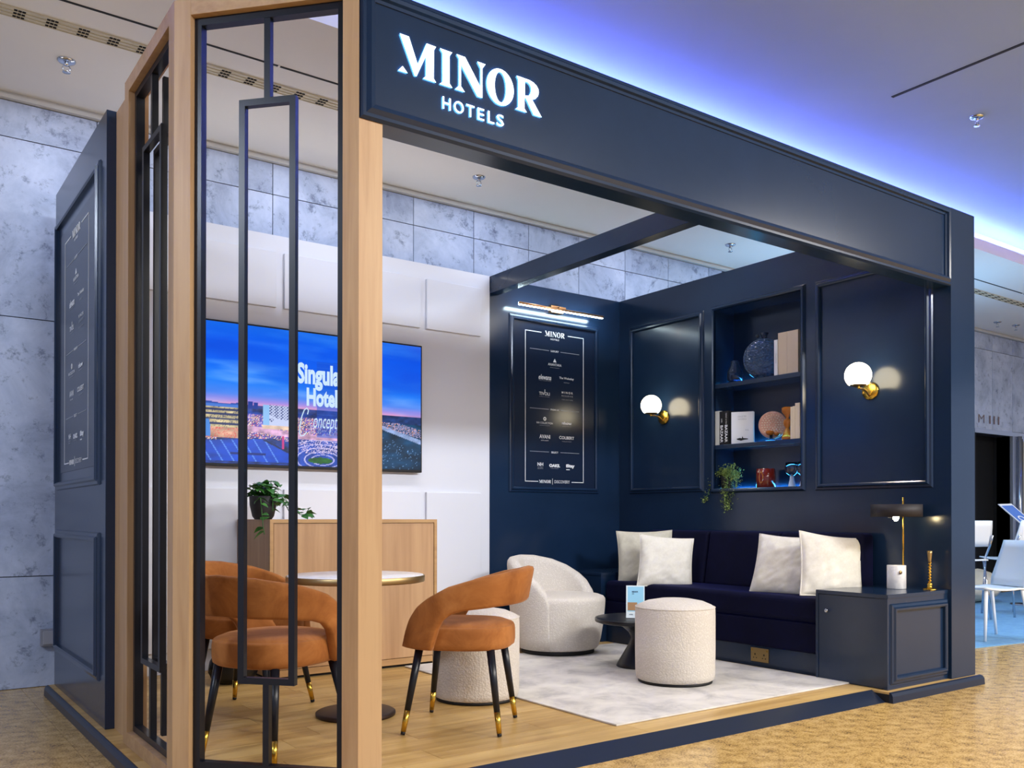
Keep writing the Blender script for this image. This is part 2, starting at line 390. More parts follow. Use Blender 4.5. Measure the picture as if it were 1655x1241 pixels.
# stone wall behind the stand: backing + slabs
YW = 6.27
wl = struct(MB().box(-4, 12.40, YW+.012, YW+.2, ZG, ZC+.1).box(12.40, 13.36, YW+.012, YW+.2, 2.165, ZC+.1).box(13.36, 20, YW+.012, YW+.2, ZG, ZC+.1),
            'wall_hall', m_joint, label='grey marble clad hall wall behind the stand')
slab_rows = ((ZG, .631), (.631, 2.232), (2.232, 3.335), (3.335, ZC-.045))
xs = [-1.13, -.545, .04, .623, 1.206, 1.794, 2.382, 2.965, 3.545, 4.122, 4.695, 5.266, 5.838, 6.417]
for x in range(1, 16): xs.append(6.417+.583*x)
for (z0, z1) in slab_rows:
    for x0, x1 in zip(xs, xs[1:]):
        if x1 < -.8: continue
        if x0 > 7.2 and x1 < 11.5: continue
        if z1 < 2.4 and 1.3 < x0 and x1 < 12.0: continue
        if z1 < 2.3 and x1 > 12.38 and x0 < 13.4: continue
        if z0 > 2 and z0 < 3 and x1 > 12.38 and x0 < 13.4:
            build(MB().box(x0+.003, x1-.003, YW, YW+.03, 2.228, z1-.003), 'slab', m_stone, wl); continue
        build(MB().box(x0+.003, x1-.003, YW, YW+.03, z0+.003, z1-.003), 'slab', m_stone, wl)
build(MB().box(7.2, 11.6, YW, YW+.03, ZG, ZC), 'cladding', m_stone, wl)
build(MB().box(1.3, 7.2, YW, YW+.03, ZG, 2.22), 'cladding', m_stone, wl)
struct(MB().box(-4, 20, YW-.035, YW+.03, ZC-.042, ZC-.018).box(-4, 20, YW-.02, YW+.03, ZC-.018, ZC), 'trim_1', m_trim, label='slim cream cornice where marble wall meets ceiling')
# ceiling: soffit, lip, upper ceiling with cove
YL = 4.42
ce = struct(MB().box(-6, 20, YL, YW+.2, ZC, ZC+.10), 'ceiling', m_ceil, label='plaster ceiling with lowered soffit and cove')
build(MB().box(-6, 20, YL-.012, YL-.0005, ZC-.002, ZC+.105), 'soffit_lip', m_ceil, ce)
ZU = 3.93
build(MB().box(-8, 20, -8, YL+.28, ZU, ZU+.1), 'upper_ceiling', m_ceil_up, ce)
build(MB().box(-8, 20, YL+.26, YL+.28, ZC+.1, ZU), 'cove_back', m_ceil, ce)
build(MB().box(-6, 20, YL+.16, YL+.20, ZC+.105, ZC+.125), 'light_strip', m_cove, ce, label='blue cove light strip above the soffit edge')
build(MB().box(-6, 20, 4.972, 4.988, ZC-.003, ZC+.001), 'groove', m_joint, ce)
build(MB().box(5.78, 5.805, .6, 3.51, ZU-.004, ZU+.001), 'groove', m_joint, ce)
for x in (1.92, 10.9): build(MB().box(x, x+.012, 4.966, 4.994, ZC-.005, ZC), 'groove_clip', m_ceil, ce)
# linear air diffuser
av = thing('air_diffuser', 'long cream slotted air diffuser strip in the lowered ceiling', 'air vent', (0, 5.24, ZC))
mb = MB().box(-4, 20, 5.188, 5.292, ZC-.006, ZC)
for y in (5.19, 5.222, 5.256, 5.288): mb.box(-4, 20, y-.003, y+.003, ZC-.010, ZC-.006)
build(mb, 'diffuser_frame', m_vent, av, world=True)
sl = None
for k in range(-6, 105):
    x = .607+.152*k
    if 2.6 < x < 10.0 or x > 13: continue
    if sl is None:
        mb = MB()
        for y in (-.033, 0, .033):
            for q in range(3): mb.box(q*.019, q*.019+.015, y-.006, y+.006, -.0095, -.0062)
        o = build(mb, 'slot_group', m_void, av); sl = o.data; o['kind'] = 'stuff'
    else:
        o = bpy.data.objects.new('slot_group', sl); o['kind'] = 'stuff'; C.objects.link(o); o.parent = av
    o.location = (x, 0, 0)
# sprinklers
sp = thing('sprinkler', 'chrome ceiling sprinkler at far left above the navy side panel', 'sprinkler', (.92, 5.63, ZC), group='ceiling sprinklers')
build(MB().lathe([(0, 0), (.05, 0), (.05, -.004), (.042, -.012), (.02, -.018), (.0, -.018)], n=24), 'escutcheon', m_chrome, sp)
mb = MB().lathe([(.013, -.015), (.013, -.03), (.0, -.03)], n=14)
for s_ in (-1, 1): mb.tube([(.012*s_, 0, -.028), (.022*s_, 0, -.045), (.010*s_, 0, -.066)], .003, 6)
build(mb, 'nozzle', m_chrome, sp)
build(MB().lathe([(0, -.066), (.022, -.066), (.022, -.069), (0, -.069)], n=16), 'deflector', m_chrome, sp)
clone(sp, (3.80, 5.71, ZC), 0, 'ceiling sprinkler seen over the white wall and television')
clone(sp, (6.69, 5.72, ZC), 0, 'ceiling sprinkler seen right of the cross beam')
clone(sp, (6.58, 3.32, ZU), 0, 'ceiling sprinkler on the upper ceiling beside the dark groove')
clone(sp, (12.22, 5.90, ZC), 0, 'ceiling sprinkler above the far doorway, left one of the pair')
clone(sp, (12.62, 5.85, ZC), 0, 'ceiling sprinkler above the far doorway, right one of the pair')

# ================================================================== THE STAND: platform
BX0, BX1, BY0, BY1 = .886, 5.76, 2.90, 5.95
pf = thing('platform', 'raised oak plank platform with black edge under the stand', 'platform', (3, 4, ZG))
corner = [(BX0, BY1), (BX0, 3.44), (1.385, BY0), (1.55, BY0), (1.55, 3.01), (4.745, 3.01), (4.745, BY0), (BX1, BY0), (BX1, BY1)]
build(MB().prism(corner[::-1], ZG, -.012), 'deck', m_blackmatt, pf, world=True)
def clip(poly, a, b, c):
    out = []
    for i in range(len(poly)):
        p, q = poly[i-1], poly[i]; dp = a*p[0]+b*p[1]-c; dq = a*q[0]+b*q[1]-c
        if (dp >= 0) != (dq >= 0):
            t_ = dp/(dp-dq); out.append((p[0]+(q[0]-p[0])*t_, p[1]+(q[1]-p[1])*t_))
        if dq >= 0: out.append(q)
    return out
ny = 17; dy = (BY1-3.01)/ny
def plank(x0, x1, y0, y1):
    p = clip(rect(x0+.0012, y0+.0012, x1-.0012, y1-.0012), .54, .501, .54*BX0+.501*3.44)
    if len(p) < 3: return
    cx = sum(q[0] for q in p)/len(p); cy = sum(q[1] for q in p)/len(p)
    o = build(MB().prism([(a-cx, b-cy) for a, b in p], -.012, 0), 'plank', m_plank, pf); o.location = (cx-3, cy-4, -ZG)
for j in range(ny):
    x = BX0-random.random()*1.1
    while x < BX1:
        x1 = x+1.22
        a, b = max(x, BX0), min(x1, BX1)
        if b-a > .03: plank(a, b, 3.01+dy*j, 3.01+dy*(j+1))
        x = x1
plank(BX0, 1.55, BY0, 3.01); plank(4.745, BX1, BY0, 3.01)
build(MB().add([(1.55, 3.01, 0), (4.745, 3.01, 0), (4.745, 2.924, ZG), (1.55, 2.924, ZG), (1.55, 3.01, ZG), (4.745, 3.01, ZG)],
               [(0, 3, 2, 1), (0, 4, 3), (1, 2, 5), (3, 4, 5, 2)]), 'edge_ramp', m_navy_dk, pf, world=True)
def edge(pts):
    mb = MB(); prof = [(0, ZG), (.024, ZG), (.022, -.022), (.014, -.005), (.004, 0), (0, 0)]
    rows = []
    for i, p in enumerate(pts):
        p = Vector(p); d0 = (p-Vector(pts[i-1])).normalized() if i else (Vector(pts[1])-p).normalized()
        d1 = (Vector(pts[i+1])-p).normalized() if i < len(pts)-1 else d0
        n0 = Vector((-d0.y, d0.x)); n1 = Vector((-d1.y, d1.x)); mm_ = n0+n1; mm_ /= mm_.dot(n0)
        rows.append([(p.x-mm_.x*a, p.y-mm_.y*a, z) for a, z in prof])
    mb.grid(rows, closed_u=True, smooth=False); n = len(prof)
    L = len(rows)*n; mb.f += [tuple(range(n)), tuple(range(L-n, L))]; mb.mi += [0, 0]; mb.sm += [False, False]
    return mb
build(edge([(BX0, BY1), (BX0, 3.44), (1.385, BY0), (1.55, BY0)]), 'edge_trim', m_navy_dk, pf, world=True)
build(edge([(4.745, BY0), (BX1, BY0), (BX1, BY1)]), 'edge_trim', m_navy_dk, pf, world=True)
rug = build(MB().box(2.915, 4.80, 3.19, 5.27, .0005, .010), 'rug', m_rug, bevel=.003); tag(rug, 'off white mottled grey area rug under the white stools and armchair', 'rug')

# ------------------------------------------------------------------ stand walls
HT = 2.922
wL = struct(MB().box(.915, .978, 4.54, 5.93, .001, HT), 'wall_left', m_navy, bevel=.002, label='navy outer side wall of the stand at left')
frame_path(rect(-5.82, 1.20, -4.71, 2.68), MOULD, (.915, 0, 0), NY, Z, NX, mb := MB()); build(mb, 'panel_moulding', m_navy, wL)
frame_path(rect(-5.82, .255, -4.71, .88), MOULD, (.915, 0, 0), NY, Z, NX, mb := MB()); build(mb, 'panel_moulding', m_navy, wL)
wB = struct(MB().box(.978, 4.03, 5.90, 5.945, .001, HT), 'wall_back', m_white, label='white back wall of the stand behind the television')
px = [(1.10, 1.66), (1.72, 2.262), (2.318, 3.386), (3.440, 3.935)]
for a, b in px:
    build(MB().box(a, b, 5.876, 5.90, 2.425, 2.805), 'raised_panel', m_white, wB, bevel=.004)
    build(MB().box(a, b, 5.876, 5.90, .14, 1.19), 'raised_panel', m_white, wB, bevel=.004)
wC = struct(MB().box(4.03, 5.45, 5.926, 5.948, .001, HT), 'wall_corner', m_navy, label='navy back wall of the lounge corner')
# right wall with shelf niche
NY0, NY1, NZ0, NZ1, ND = 4.005, 4.82, 1.225, 2.635, 5.675
mb = MB()
mb.box(5.45, 5.735, 2.913, NY0, .001, HT).box(5.45, 5.735, NY1, 5.948, .001, HT).box(5.45, 5.735, NY0, NY1, .001, NZ0).box(5.45, 5.735, NY0, NY1, NZ1, HT).box(ND, 5.735, NY0, NY1, NZ0, NZ1)
wR = struct(mb, 'wall_right', m_navy, label='navy right wall of the lounge with a shelf niche')
def rmould(y0, y1, z0, z1): frame_path(rect(-y1, z0, -y0, z1), MOULD, (5.45, 0, 0), NY, Z, NX, mb := MB()); return build(mb, 'panel_moulding', m_navy, wR)
rmould(4.975, 5.745, 1.25, 2.615); rmould(3.075, 3.845, 1.235, 2.62)
frame_path(rect(-NY1, NZ0, -NY0, NZ1), [(0, -.01), (0, .016), (.010, .022), (.022, .022), (.030, .010), (.036, 0), (.036, -.01)], (5.45, 0, 0), NY, Z, NX, mb := MB()); build(mb, 'niche_moulding', m_navy, wR)
for z in (2.05, 1.57): build(MB().box(5.452, ND, NY0, NY1, z-.034, z), 'shelf', m_navy, wR, bevel=.002)
for z in (2.05, 1.57, NZ0): build(MB().box(ND-.012, ND-.002, NY0+.01, NY1-.01, z+.001, z+.009), 'light_strip', m_led, wR, label='blue light strip at the back of the shelf')
# beams
fa = thing('fascia', 'navy fascia beam with lit lettering over the stand opening', 'fascia', (3.43, 2.97, 2.435))
build(MB().box(1.43, 5.45, 2.920, 3.03, 2.435, HT), 'fascia_panel', m_navy, fa, world=True)
FM = [(0, 0), (0, .006), (.010, .010), (.014, .024), (.026, .028), (.034, .020), (.040, .014), (.052, .014), (.060, 0)]
frame_path(rect(1.49, 2.492, 5.388, 2.864), FM, (0, 2.920, 0), X, Z, NY, mb := MB()); build(mb, 'fascia_moulding', m_navy, fa, world=True)
O = (1.59, 2.920, 2.645)
for ch in 'MINOR':
    mb = MB(); minor(mb, (1.59, 2.9165, 2.645), X, Z, NY, .135, .002, 0, which=ch, mside=1); build(mb, 'letter', [m_sign, m_halo], fa, world=True, label='lit white letter %s' % ch)
hx = (1.775, 1.826, 1.883, 1.935, 1.984, 2.026, 2.066)
for k, ch in enumerate('HOTELS'):
    vs, fs = text_mesh(ch, -.002); mb = MB()
    wd = (.036, .044, .036, .030, .029, .033)[k]
    xs_ = [v[0] for v in vs]; ys_ = [v[1] for v in vs]; a0, a1, b0, b1 = min(xs_), max(xs_), min(ys_), max(ys_)
    P = lambda v, y: (hx[k]+(v[0]-a0)/(a1-a0)*wd, y, 2.556+(v[1]-b0)/(b1-b0)*.045)
    mb.add([P(v, 2.9145) for v in vs], fs, 0)
    n_ = len(vs); e = {}
    for f in fs:
        for i in range(len(f)):
            q = (f[i], f[(i+1) % len(f)]); e[q] = 1
    ed = [q for q in e if (q[1], q[0]) not in e]
    mb.add([P(v, 2.9145) for v in vs]+[P(v, 2.9165) for v in vs], [(a, b, n_+b, n_+a) for a, b in ed], 1)
    mb.add([P(v, 2.9165) for v in vs], [f[::-1] for f in fs], 1); build(mb, 'letter', [m_sign, m_halo], fa, world=True, label='small lit white letter %s' % ch)
bm_ = build(MB().box(4.035, 4.125, 3.03, 5.926, 2.786, HT), 'cross_beam', m_navy, bevel=.002); tag(bm_, 'navy cross beam running from fascia to back wall overhead', 'beam')

# ------------------------------------------------------------------ wooden screens
A_ = Vector((.93, 3.455, 0)); B_ = Vector((1.425, 2.913, 0)); dS = (B_-A_).normalized(); LS = (B_-A_).length; nS = Vector((dS.y, -dS.x, 0)); inn = -nS
def screen(name, label, o, ux, un, L, w0, w1, off0, off1, rc, rz0, rz1, hz, shift=0, double=False):
    """o origin at left post outer corner, ux along, un outward, opening [w0, L-w1]"""
    t_ = thing(name, label, 'screen', tuple(o))
    def bx(a0, a1, d0, d1, z0, z1, nm, mt, bev=.001):
        mb = MB(); P = lambda a, d: (o+Vector(ux)*a-Vector(un)*d)
        q = [P(a0, d0), P(a1, d0), P(a1, d1), P(a0, d1)]
        mb.prism([(v.x, v.y) for v in q], z0, z1); return build(mb, nm, mt, t_, world=True, bevel=bev)
    D = .085
    if off0 is not None: bx(off0, w0, 0, D, 0, HT+.012, 'post', m_oak_v)
    if off1 is not None: bx(L-w1, L-off1, 0, D, 0, HT+.012, 'post', m_oak_v)
    bx(w0, L-w1, 0, D, hz, HT+.012, 'header', m_oak_x); bx(w0, L-w1, 0, D, 0, .058, 'sill', m_oak_x)
    r0, r1 = .026, .062; f = .027
    a0, a1 = w0+.002, L-w1-.002
    fr = MB(); P = lambda a, d: (o+Vector(ux)*a-Vector(un)*d)
    def bar(mb, x0, x1, z0, z1, d0=r0, d1=r1):
        q = [P(x0, d0), P(x1, d0), P(x1, d1), P(x0, d1)]; mb.prism([(v.x, v.y) for v in q], z0, z1)
    zb, zt = .060, hz-.002
    bar(fr, a0, a0+f, zb, zt); bar(fr, a1-f, a1, zb, zt); bar(fr, a0+f, a1-f, zt-f, zt); bar(fr, a0+f, a1-f, zb, zb+f)
    build(fr, 'metal_frame', m_black, t_, world=True)
    c = (a0+a1)/2+shift; h = rc; g = .024
    for q_, (e0, e1) in enumerate(((r0+.002, r1-.008),)+(((r1+.012, r1+.034),) if double else ())):
        inr = MB()
        bar(inr, c-h, c-h+g, rz0, rz1, e0, e1); bar(inr, c+h-g, c+h, rz0, rz1, e0, e1); bar(inr, c-h+g, c+h-g, rz1-g, rz1, e0, e1); bar(inr, c-h+g, c+h-g, rz0, rz0+g, e0, e1)
        build(inr, 'inner_loop', m_black, t_, world=True)
        for z0, z1 in ((zb+f, rz0), (rz1, zt-f)):
            k = MB(); bar(k, c-.012, c+.012, z0, z1, e0, e1); build(k, 'hanger_bar', m_black, t_, world=True)
    return t_
s2 = screen('corner_screen', 'oak framed corner screen with tall black metal loop, facing the viewer', A_, dS, nS, LS, .068, .063, None, None, .113, .383, 2.548, 2.872, -.007)
# five-sided posts at the chamfer's two ends
p1 = [A_+dS*.068, A_, A_+Vector((0, .075, 0)), A_+Vector((.085, .075, 0)), A_+dS*.068+inn*.085]
build(MB().prism([(v.x, v.y) for v in p1], 0, HT+.012), 'post', m_oak_v, s2, world=True, bevel=.001)
p2 = [B_-dS*.063+inn*.085, B_+Vector((.0, .125, 0)), B_, B_-dS*.063]
build(MB().prism([(v.x, v.y) for v in p2], 0, HT+.012), 'post', m_oak_v, s2, world=True, bevel=.001)
build(MB().box(1.4255, 1.525, 2.925, 3.03, 0, 2.434), 'post', m_oak_v, s2, world=True, bevel=.001)
s1 = screen('side_screen', 'oak framed side screen with black metal loop, seen nearly edge on', Vector((.93, 4.245, 0)), Vector((0, -1, 0)), Vector((-1, 0, 0)), .715, .07, .0, 0, None, .152, .375, 2.585, 2.872, -.045, True)
build(MB().box(.958, 1.02, 4.247, 4.54, 0, HT-.005), 'jamb', m_oak_v, s1, world=True)
del_ = 0

# ------------------------------------------------------------------ directories (inside and outside)
def directory(name, label, o, ux, un, sc, frame):
    """ux along reading direction; origin at text centre line, floor level"""
    t_ = thing(name, label, 'sign', o)
    if frame:
        frame_path(rect(-.432, 1.25, .444, 2.615), MOULD, o, ux, Z, un, mb := MB()); build(mb, 'frame', m_navy, t_, world=True)
    b = MB(); P = Vector(o)
    q0 = P+Vector(ux)*-.425+Vector(un)*.002; mb = MB()
    mb.poly3([rect(-.43*sc, 1.252, .442*sc, 2.613)], o, ux, Z, un, .003); build(mb, 'board', m_board, t_, world=True)
    F = Vector(o)+Vector(un)*.0035; mb = MB(); g = MB()
    def ln(a0, b0, a1, b1, mb=mb): mb.poly3([rect(a0*sc, b0, a1*sc, b1)], F, ux, Z, un, .0008)
    W = .006
    ln(-.312, 1.296, -.312+W, 2.545); ln(.318-W, 1.296, .318, 2.545)
    ln(-.312, 2.540, -.142, 2.546); ln(.142, 2.540, .318, 2.546); ln(-.312, 1.295, -.175, 1.301); ln(.185, 1.295, .318, 1.301)
    for z in (2.396, 1.903, 1.545):
        ln(-.262, z, -.062, z+.004, g); ln(.062, z, .268, z+.004, g)
    minor(mb, F+Vector(ux)*(-.103*sc)+Vector((0, 0, 2.518)), Vector(ux)*sc, Z, un, .0432, .001)
    def tx(s_, c, w_, z0, z1, bold=0., m_=mb, slant=0, space=None): put_text(m_, s_, (c-w_/2)*sc, (c+w_/2)*sc, z0, z1, F, ux, Z, un, .001, bold, slant=slant, space=space)
    tx('HOTELS', 0, .092, 2.490, 2.504, .02)
    tx('LUXURY', 0, .085, 2.390, 2.405, .02); tx('PREMIUM', 0, .092, 1.897, 1.911, .02); tx('SELECT', 0, .075, 1.538, 1.553, .02)
    mb.poly3([[(-.018*sc, 2.306), (0, 2.336), (.018*sc, 2.306)]], F, ux, Z, un, .001)
    tx('ANANTARA', 0, .145, 2.275, 2.295, .01); tx('HOTELS & RESORTS', 0, .10, 2.256, 2.262, 0, g)
    tx('elewana', -.107, .135, 2.150, 2.192, .02, slant=.2); tx('THE COLLECTION', -.105, .13, 2.139, 2.145, 0, g)
    tx('The Wolseley', .128, .16, 2.166, 2.190, .015); tx('HOTELS', .128, .06, 2.140, 2.148, 0, g)
    tx('TIVOLI', -.110, .112, 2.020, 2.046, .01); mb.poly3([rect(-.108*sc, 2.046, -.103*sc, 2.068)], F, ux, Z, un, .001); tx('HOTELS & RESORTS', -.110, .11, 2.005, 2.010, 0, g)
    tx('MINOR', .136, .122, 2.050, 2.068, .015, space=' '); tx('RESERVE', .136, .120, 2.024, 2.037, .01, g, space=' '); tx('COLLECTION', .136, .118, 1.994, 2.003, 0, g, space=' ')
    mb.poly3([ell(-.106*sc, 1.823, .016*sc, .016, 16), ell(-.106*sc, 1.823, .007*sc, .007, 12)], F, ux, Z, un, .001)
    tx('NH COLLECTION', -.107, .172, 1.780, 1.796, .01); tx('HOTELS & RESORTS', -.107, .11, 1.764, 1.770, 0, g)
    tx('nhow', .131, .11, 1.786, 1.812, .04); tx('HOTELS', .131, .095, 1.770, 1.775, 0, g)
    tx('AVANI', -.106, .114, 1.658, 1.690, .02); tx('HOTELS & RESORTS', -.106, .08, 1.638, 1.645, 0, mb)
    tx('COLBERT', .130, .164, 1.662, 1.688, .02); tx('COLLECTION', .130, .10, 1.640, 1.647, 0, g)
    tx('NH', -.153, .060, 1.428, 1.456, .03); tx('HOTELS', -.153, .058, 1.414, 1.421, 0, g); tx('RESORTS', -.153, .058, 1.402, 1.409, 0, g)
    tx('OAKS.', -.001, .116, 1.421, 1.448, .06); tx('HOTELS', -.001, .08, 1.408, 1.414, 0, g)
    tx('iStay', .170, .094, 1.416, 1.452, .06); ln(.125, 1.402, .163, 1.408)
    minor(mb, F+Vector(ux)*(-.165*sc)+Vector((0, 0, 1.286)), Vector(ux)*sc, Z, un, .0256, .001)
    ln(-.025, 1.274, -.022, 1.326); tx('DISCOVERY', .08, .165, 1.287, 1.312, .0)
    build(mb, 'lettering', m_print, t_, world=True, label='white printed hotel names'); build(g, 'small_print', m_print_g, t_, world=True)['kind'] = 'stuff'
    return t_
m_board = mat('board_print', (22, 34, 56), .24, spec=.6)
directory('directory_sign', 'framed navy directory of white hotel names under the picture light', (4.711, 5.926, 0), X, NY, 1.0, True)
directory('directory_sign', 'navy directory of white hotel names on the outer left side wall', (.915, 5.27, 0), NY, NX, 1.06, False)

# picture light
pl = thing('picture_light', 'slim brass bar picture light over the directory sign', 'wall lamp', (4.71, 5.926, 2.73))
build(MB().tube([(4.262, 5.815, 2.727), (5.158, 5.815, 2.727)], .0105, 14), 'bar', m_barbody, pl, world=True)
build(MB().box(4.264, 5.156, 5.812, 5.832, 2.7135, 2.734), 'diffuser', m_bar, pl, world=True)
build(MB().box(4.645, 4.775, 5.885, 5.926, 2.715, 2.775).box(4.675, 4.745, 5.812, 5.90, 2.733, 2.752), 'bracket', m_barbody, pl, world=True, bevel=.003)

# sconces
sc = thing('wall_sconce', 'brass globe wall sconce left of the shelf niche', 'wall lamp', (5.45, 5.372, 1.84), group='globe sconces on the right wall')
build(MB().lathe([(0, 0), (.058, 0), (.060, .006), (.056, .016), (.02, .020), (0, .020)], n=36, axis='-x'), 'wall_plate', m_brass, sc)
GP = Vector((-.165, -.012, .088))
prof = [(.085*math.sin(a), .085*-math.cos(a)) for a in np.linspace(R(42), PI, 22)]
build(MB().lathe([(0, -.063)]+prof[:-1]+[(0, .085)], c=tuple(GP), n=36), 'globe', m_globe, sc)
build(MB().lathe([(0, -.080), (.012, -.080), (.030, -.074), (.058, -.062), (.060, -.058), (.056, -.056), (0, -.062)], c=tuple(GP), n=32), 'cup', m_brass_d, sc)
build(MB().tube([(-.015, 0, -.035), (-.035, -.001, -.022), (-.06, -.003, -.004), (-.10, -.008, .004), (-.165, -.012, .006)], .0065, 10), 'arm', m_brass_d, sc)
build(MB().lathe([(0, -.012), (.007, -.007), (.009, 0), (.007, .007), (0, .012)], c=(-.185, -.03, .004), n=12), 'knob', m_brass, sc)
clone(sc, (5.45, 3.459, 1.845), 0, 'brass globe wall sconce right of the shelf niche', 'globe sconces on the right wall')

# ------------------------------------------------------------------ television
tv = thing('television', 'large wall mounted flat television showing a blue dusk city', 'television', (2.53, 5.87, 1.80))
TX0, TX1, TZ0, TZ1, TY = 1.688, 3.380, 1.333, 2.283, 5.842
build(MB().box(TX0, TX1, TY+.002, 5.878, TZ0, TZ1), 'casing', m_blackmatt, tv, world=True, bevel=.004)
NXs, NZs = 340, 190
u = np.linspace(0, 1, NXs)[None, :].repeat(NZs, 0); v = np.linspace(0, 1, NZs)[:, None].repeat(NXs, 1)
rng = np.random.default_rng(3)
def fbm(u, v, fx, fz, oct=4, seed=0):
    out = np.zeros_like(u); amp = 1; tot = 0
    for o_ in range(oct):
        gx, gz = int(fx*2**o_)+2, int(fz*2**o_)+2
        g = np.random.default_rng(seed+o_).random((gz+1, gx+1))
        x = u*(gx-1); z = v*(gz-1); xi = x.astype(int); zi = z.astype(int); fx_ = x-xi; fz_ = z-zi
        fx_ = fx_*fx_*(3-2*fx_); fz_ = fz_*fz_*(3-2*fz_)
        out += amp*((g[zi, xi]*(1-fx_)+g[zi, xi+1]*fx_)*(1-fz_)+(g[zi+1, xi]*(1-fx_)+g[zi+1, xi+1]*fx_)*fz_); tot += amp; amp *= .5
    return out/tot
col = np.zeros((NZs, NXs, 3))
def setm(mask, c): col[mask] = c
HZ = .425
k = np.clip((v-HZ)/(1-HZ), 0, 1)
stops = [(0, (225, 160, 205)), (.05, (160, 140, 225)), (.13, (80, 135, 240)), (.30, (25, 125, 248)), (.55, (5, 98, 242)), (.8, (0, 88, 236)), (1, (5, 100, 228))]
for c_ in range(3): col[..., c_] = np.interp(k, [s_[0] for s_ in stops], [s_[1][c_] for s_ in stops])
cl = fbm((u+v*.15)/1.16, v, 3, 12, 5, 5); cl2 = np.clip((cl-.52)*4, 0, 1)*np.clip(1.1-k*.8, 0, 1)
col += (np.array((140, 185, 255))-col)*(cl2*.6)[..., None]
dk = np.clip((fbm(u, v, 2, 5, 4, 9)-.5)*3, 0, 1); col += (np.array((0, 62, 205))-col)*(dk*.45)[..., None]
gnd = v < HZ
n1 = fbm(u, v, 40, 40, 3, 21); n2 = fbm(u, v, 14, 18, 3, 31); n3 = rng.random((NZs, NXs))
base = np.array((25, 60, 150))*(.35+n1[..., None]*1.0)
col[gnd] = base[gnd]
hz = gnd & (v > HZ-.05+.03*n2); col[hz] = (np.array((40, 55, 110))*(.6+n1[..., None]))[hz]
mid = gnd & (v < .36) & (v > .16+.05*n2) & (u < .62)
lights = mid & (n3 > .62); col[mid] = (np.array((90, 80, 165))*(.5+n1[..., None]))[mid]
pick = rng.random((NZs, NXs)); col[lights & (pick < .4)] = (250, 205, 150); col[lights & (pick >= .4) & (pick < .7)] = (235, 215, 245); col[lights & (pick > .88)] = (225, 60, 90)
st = mid & (np.abs(v-.235-.02*np.sin(u*9)) < .022); col[st] = (np.array((225, 175, 215))*(.6+.6*n1[..., None]))[st]
hill = (u < .2) & (v >= .395) & (v < .432+.006*np.sin(u*40)); col[hill] = (45, 80, 170)
b1 = (u < .188) & (v > .255) & (v < .400); col[b1] = (40, 50, 95)
fl_ = b1 & (((v*62) % 2) < 1.05) & (n3 > .12); col[fl_] = (np.array((245, 225, 170))*(.55+.5*n1[..., None]))[fl_]
b1t = (u < .188) & (v > .40) & (v < .418); col[b1t] = (70, 120, 210)
b1l = (u < .185) & (v <= .255) & (v > .185); col[b1l] = (np.array((235, 180, 150))*(.5+.6*n2[..., None]))[b1l]; col[b1l & (n3 > .8)] = (220, 70, 70)
b1s = (u < .062) & (v < .31) & (v > .19) & (u < .07-(v-.19)*.1); col[b1s] = (60, 130, 215)
tw = ((np.abs(u-.222) < .010) & (v < .452)) | ((np.abs(u-.243) < .008) & (v < .447)); col[tw & (v > .40)] = (35, 60, 150)
wb = (u > .274) & (u < .392) & (v > .29) & (v < .438-.02*(np.abs(u-.30) < .0)); col[wb] = (140, 190, 240)
wbf = wb & (u > .300); col[wbf] = (195, 205, 240)
win = wbf & (v > .315) & (((np.floor(u*150)+np.floor(v*95)) % 2) < 1) & (n2 > .38) & (((u*150) % 1) < .75) & (((v*95) % 1) < .8); col[win] = (30, 50, 120)
wbb = (u > .27) & (u < .40) & (v > .262) & (v < .29); col[wbb] = (np.array((250, 215, 190))*(.6+.5*n1[..., None]))[wbb]
# tall glass tower behind the words
tz = .789+.06*(u-.5); twr = (u > .503) & (u < .70) & (v < tz) & (v > .22)
col[twr] = col[twr]*.55+np.array((20, 75, 200))*.45
tl = twr & ((((u*170) % 1) < .12) | (((v*110) % 1) < .15)); col[tl] = col[tl]*.85+np.array((90, 150, 240))*.15
# roof at bottom left
rf = (v < .155+.11*np.clip(u-.0, 0, .274)) & (v < .181-(u-.274)*.82) & (v > .02)
col[rf] = (np.array((15, 75, 205))*(.75+.4*n2[..., None]))[rf]
for q in range(7):
    ln_ = rf & (np.abs(u-(.02+.045*q)-(.15-v)*.35) < .0022); col[ln_] = (95, 150, 245)
col[rf & (np.abs(v-.075) < .007) & (u > .14) & (u < .285)] = (15, 40, 120)
edge_ = (np.abs(v-(.181-(u-.274)*.82)) < .006) & (u > .274) & (u < .42); col[edge_] = (20, 30, 70)
pole = (np.abs(u-.357) < .005) & (v > .12) & (v < .215); col[pole] = (200, 50, 130)
# roads and green islands
ra = gnd & (v < .2) & (u > .41) & (u < .66); col[ra] = (np.array((40, 80, 190))*(.6+.6*n1[..., None]))[ra]
for q, rr in enumerate((.05, .08, .115, .15, .19)):
    d_ = np.abs(np.hypot((u-.53), (v-.05)*1.3)-rr) < .003; col[ra & d_] = (190, 190, 245)
gi = ((u-.52)/.055)**2+((v-.045)/.024)**2 < 1; col[gi] = (np.array((40, 110, 40))*(.6+.7*n1[..., None]))[gi]
cr = ra & (v > .10) & (n3 > .72); col[cr] = (225, 205, 240)
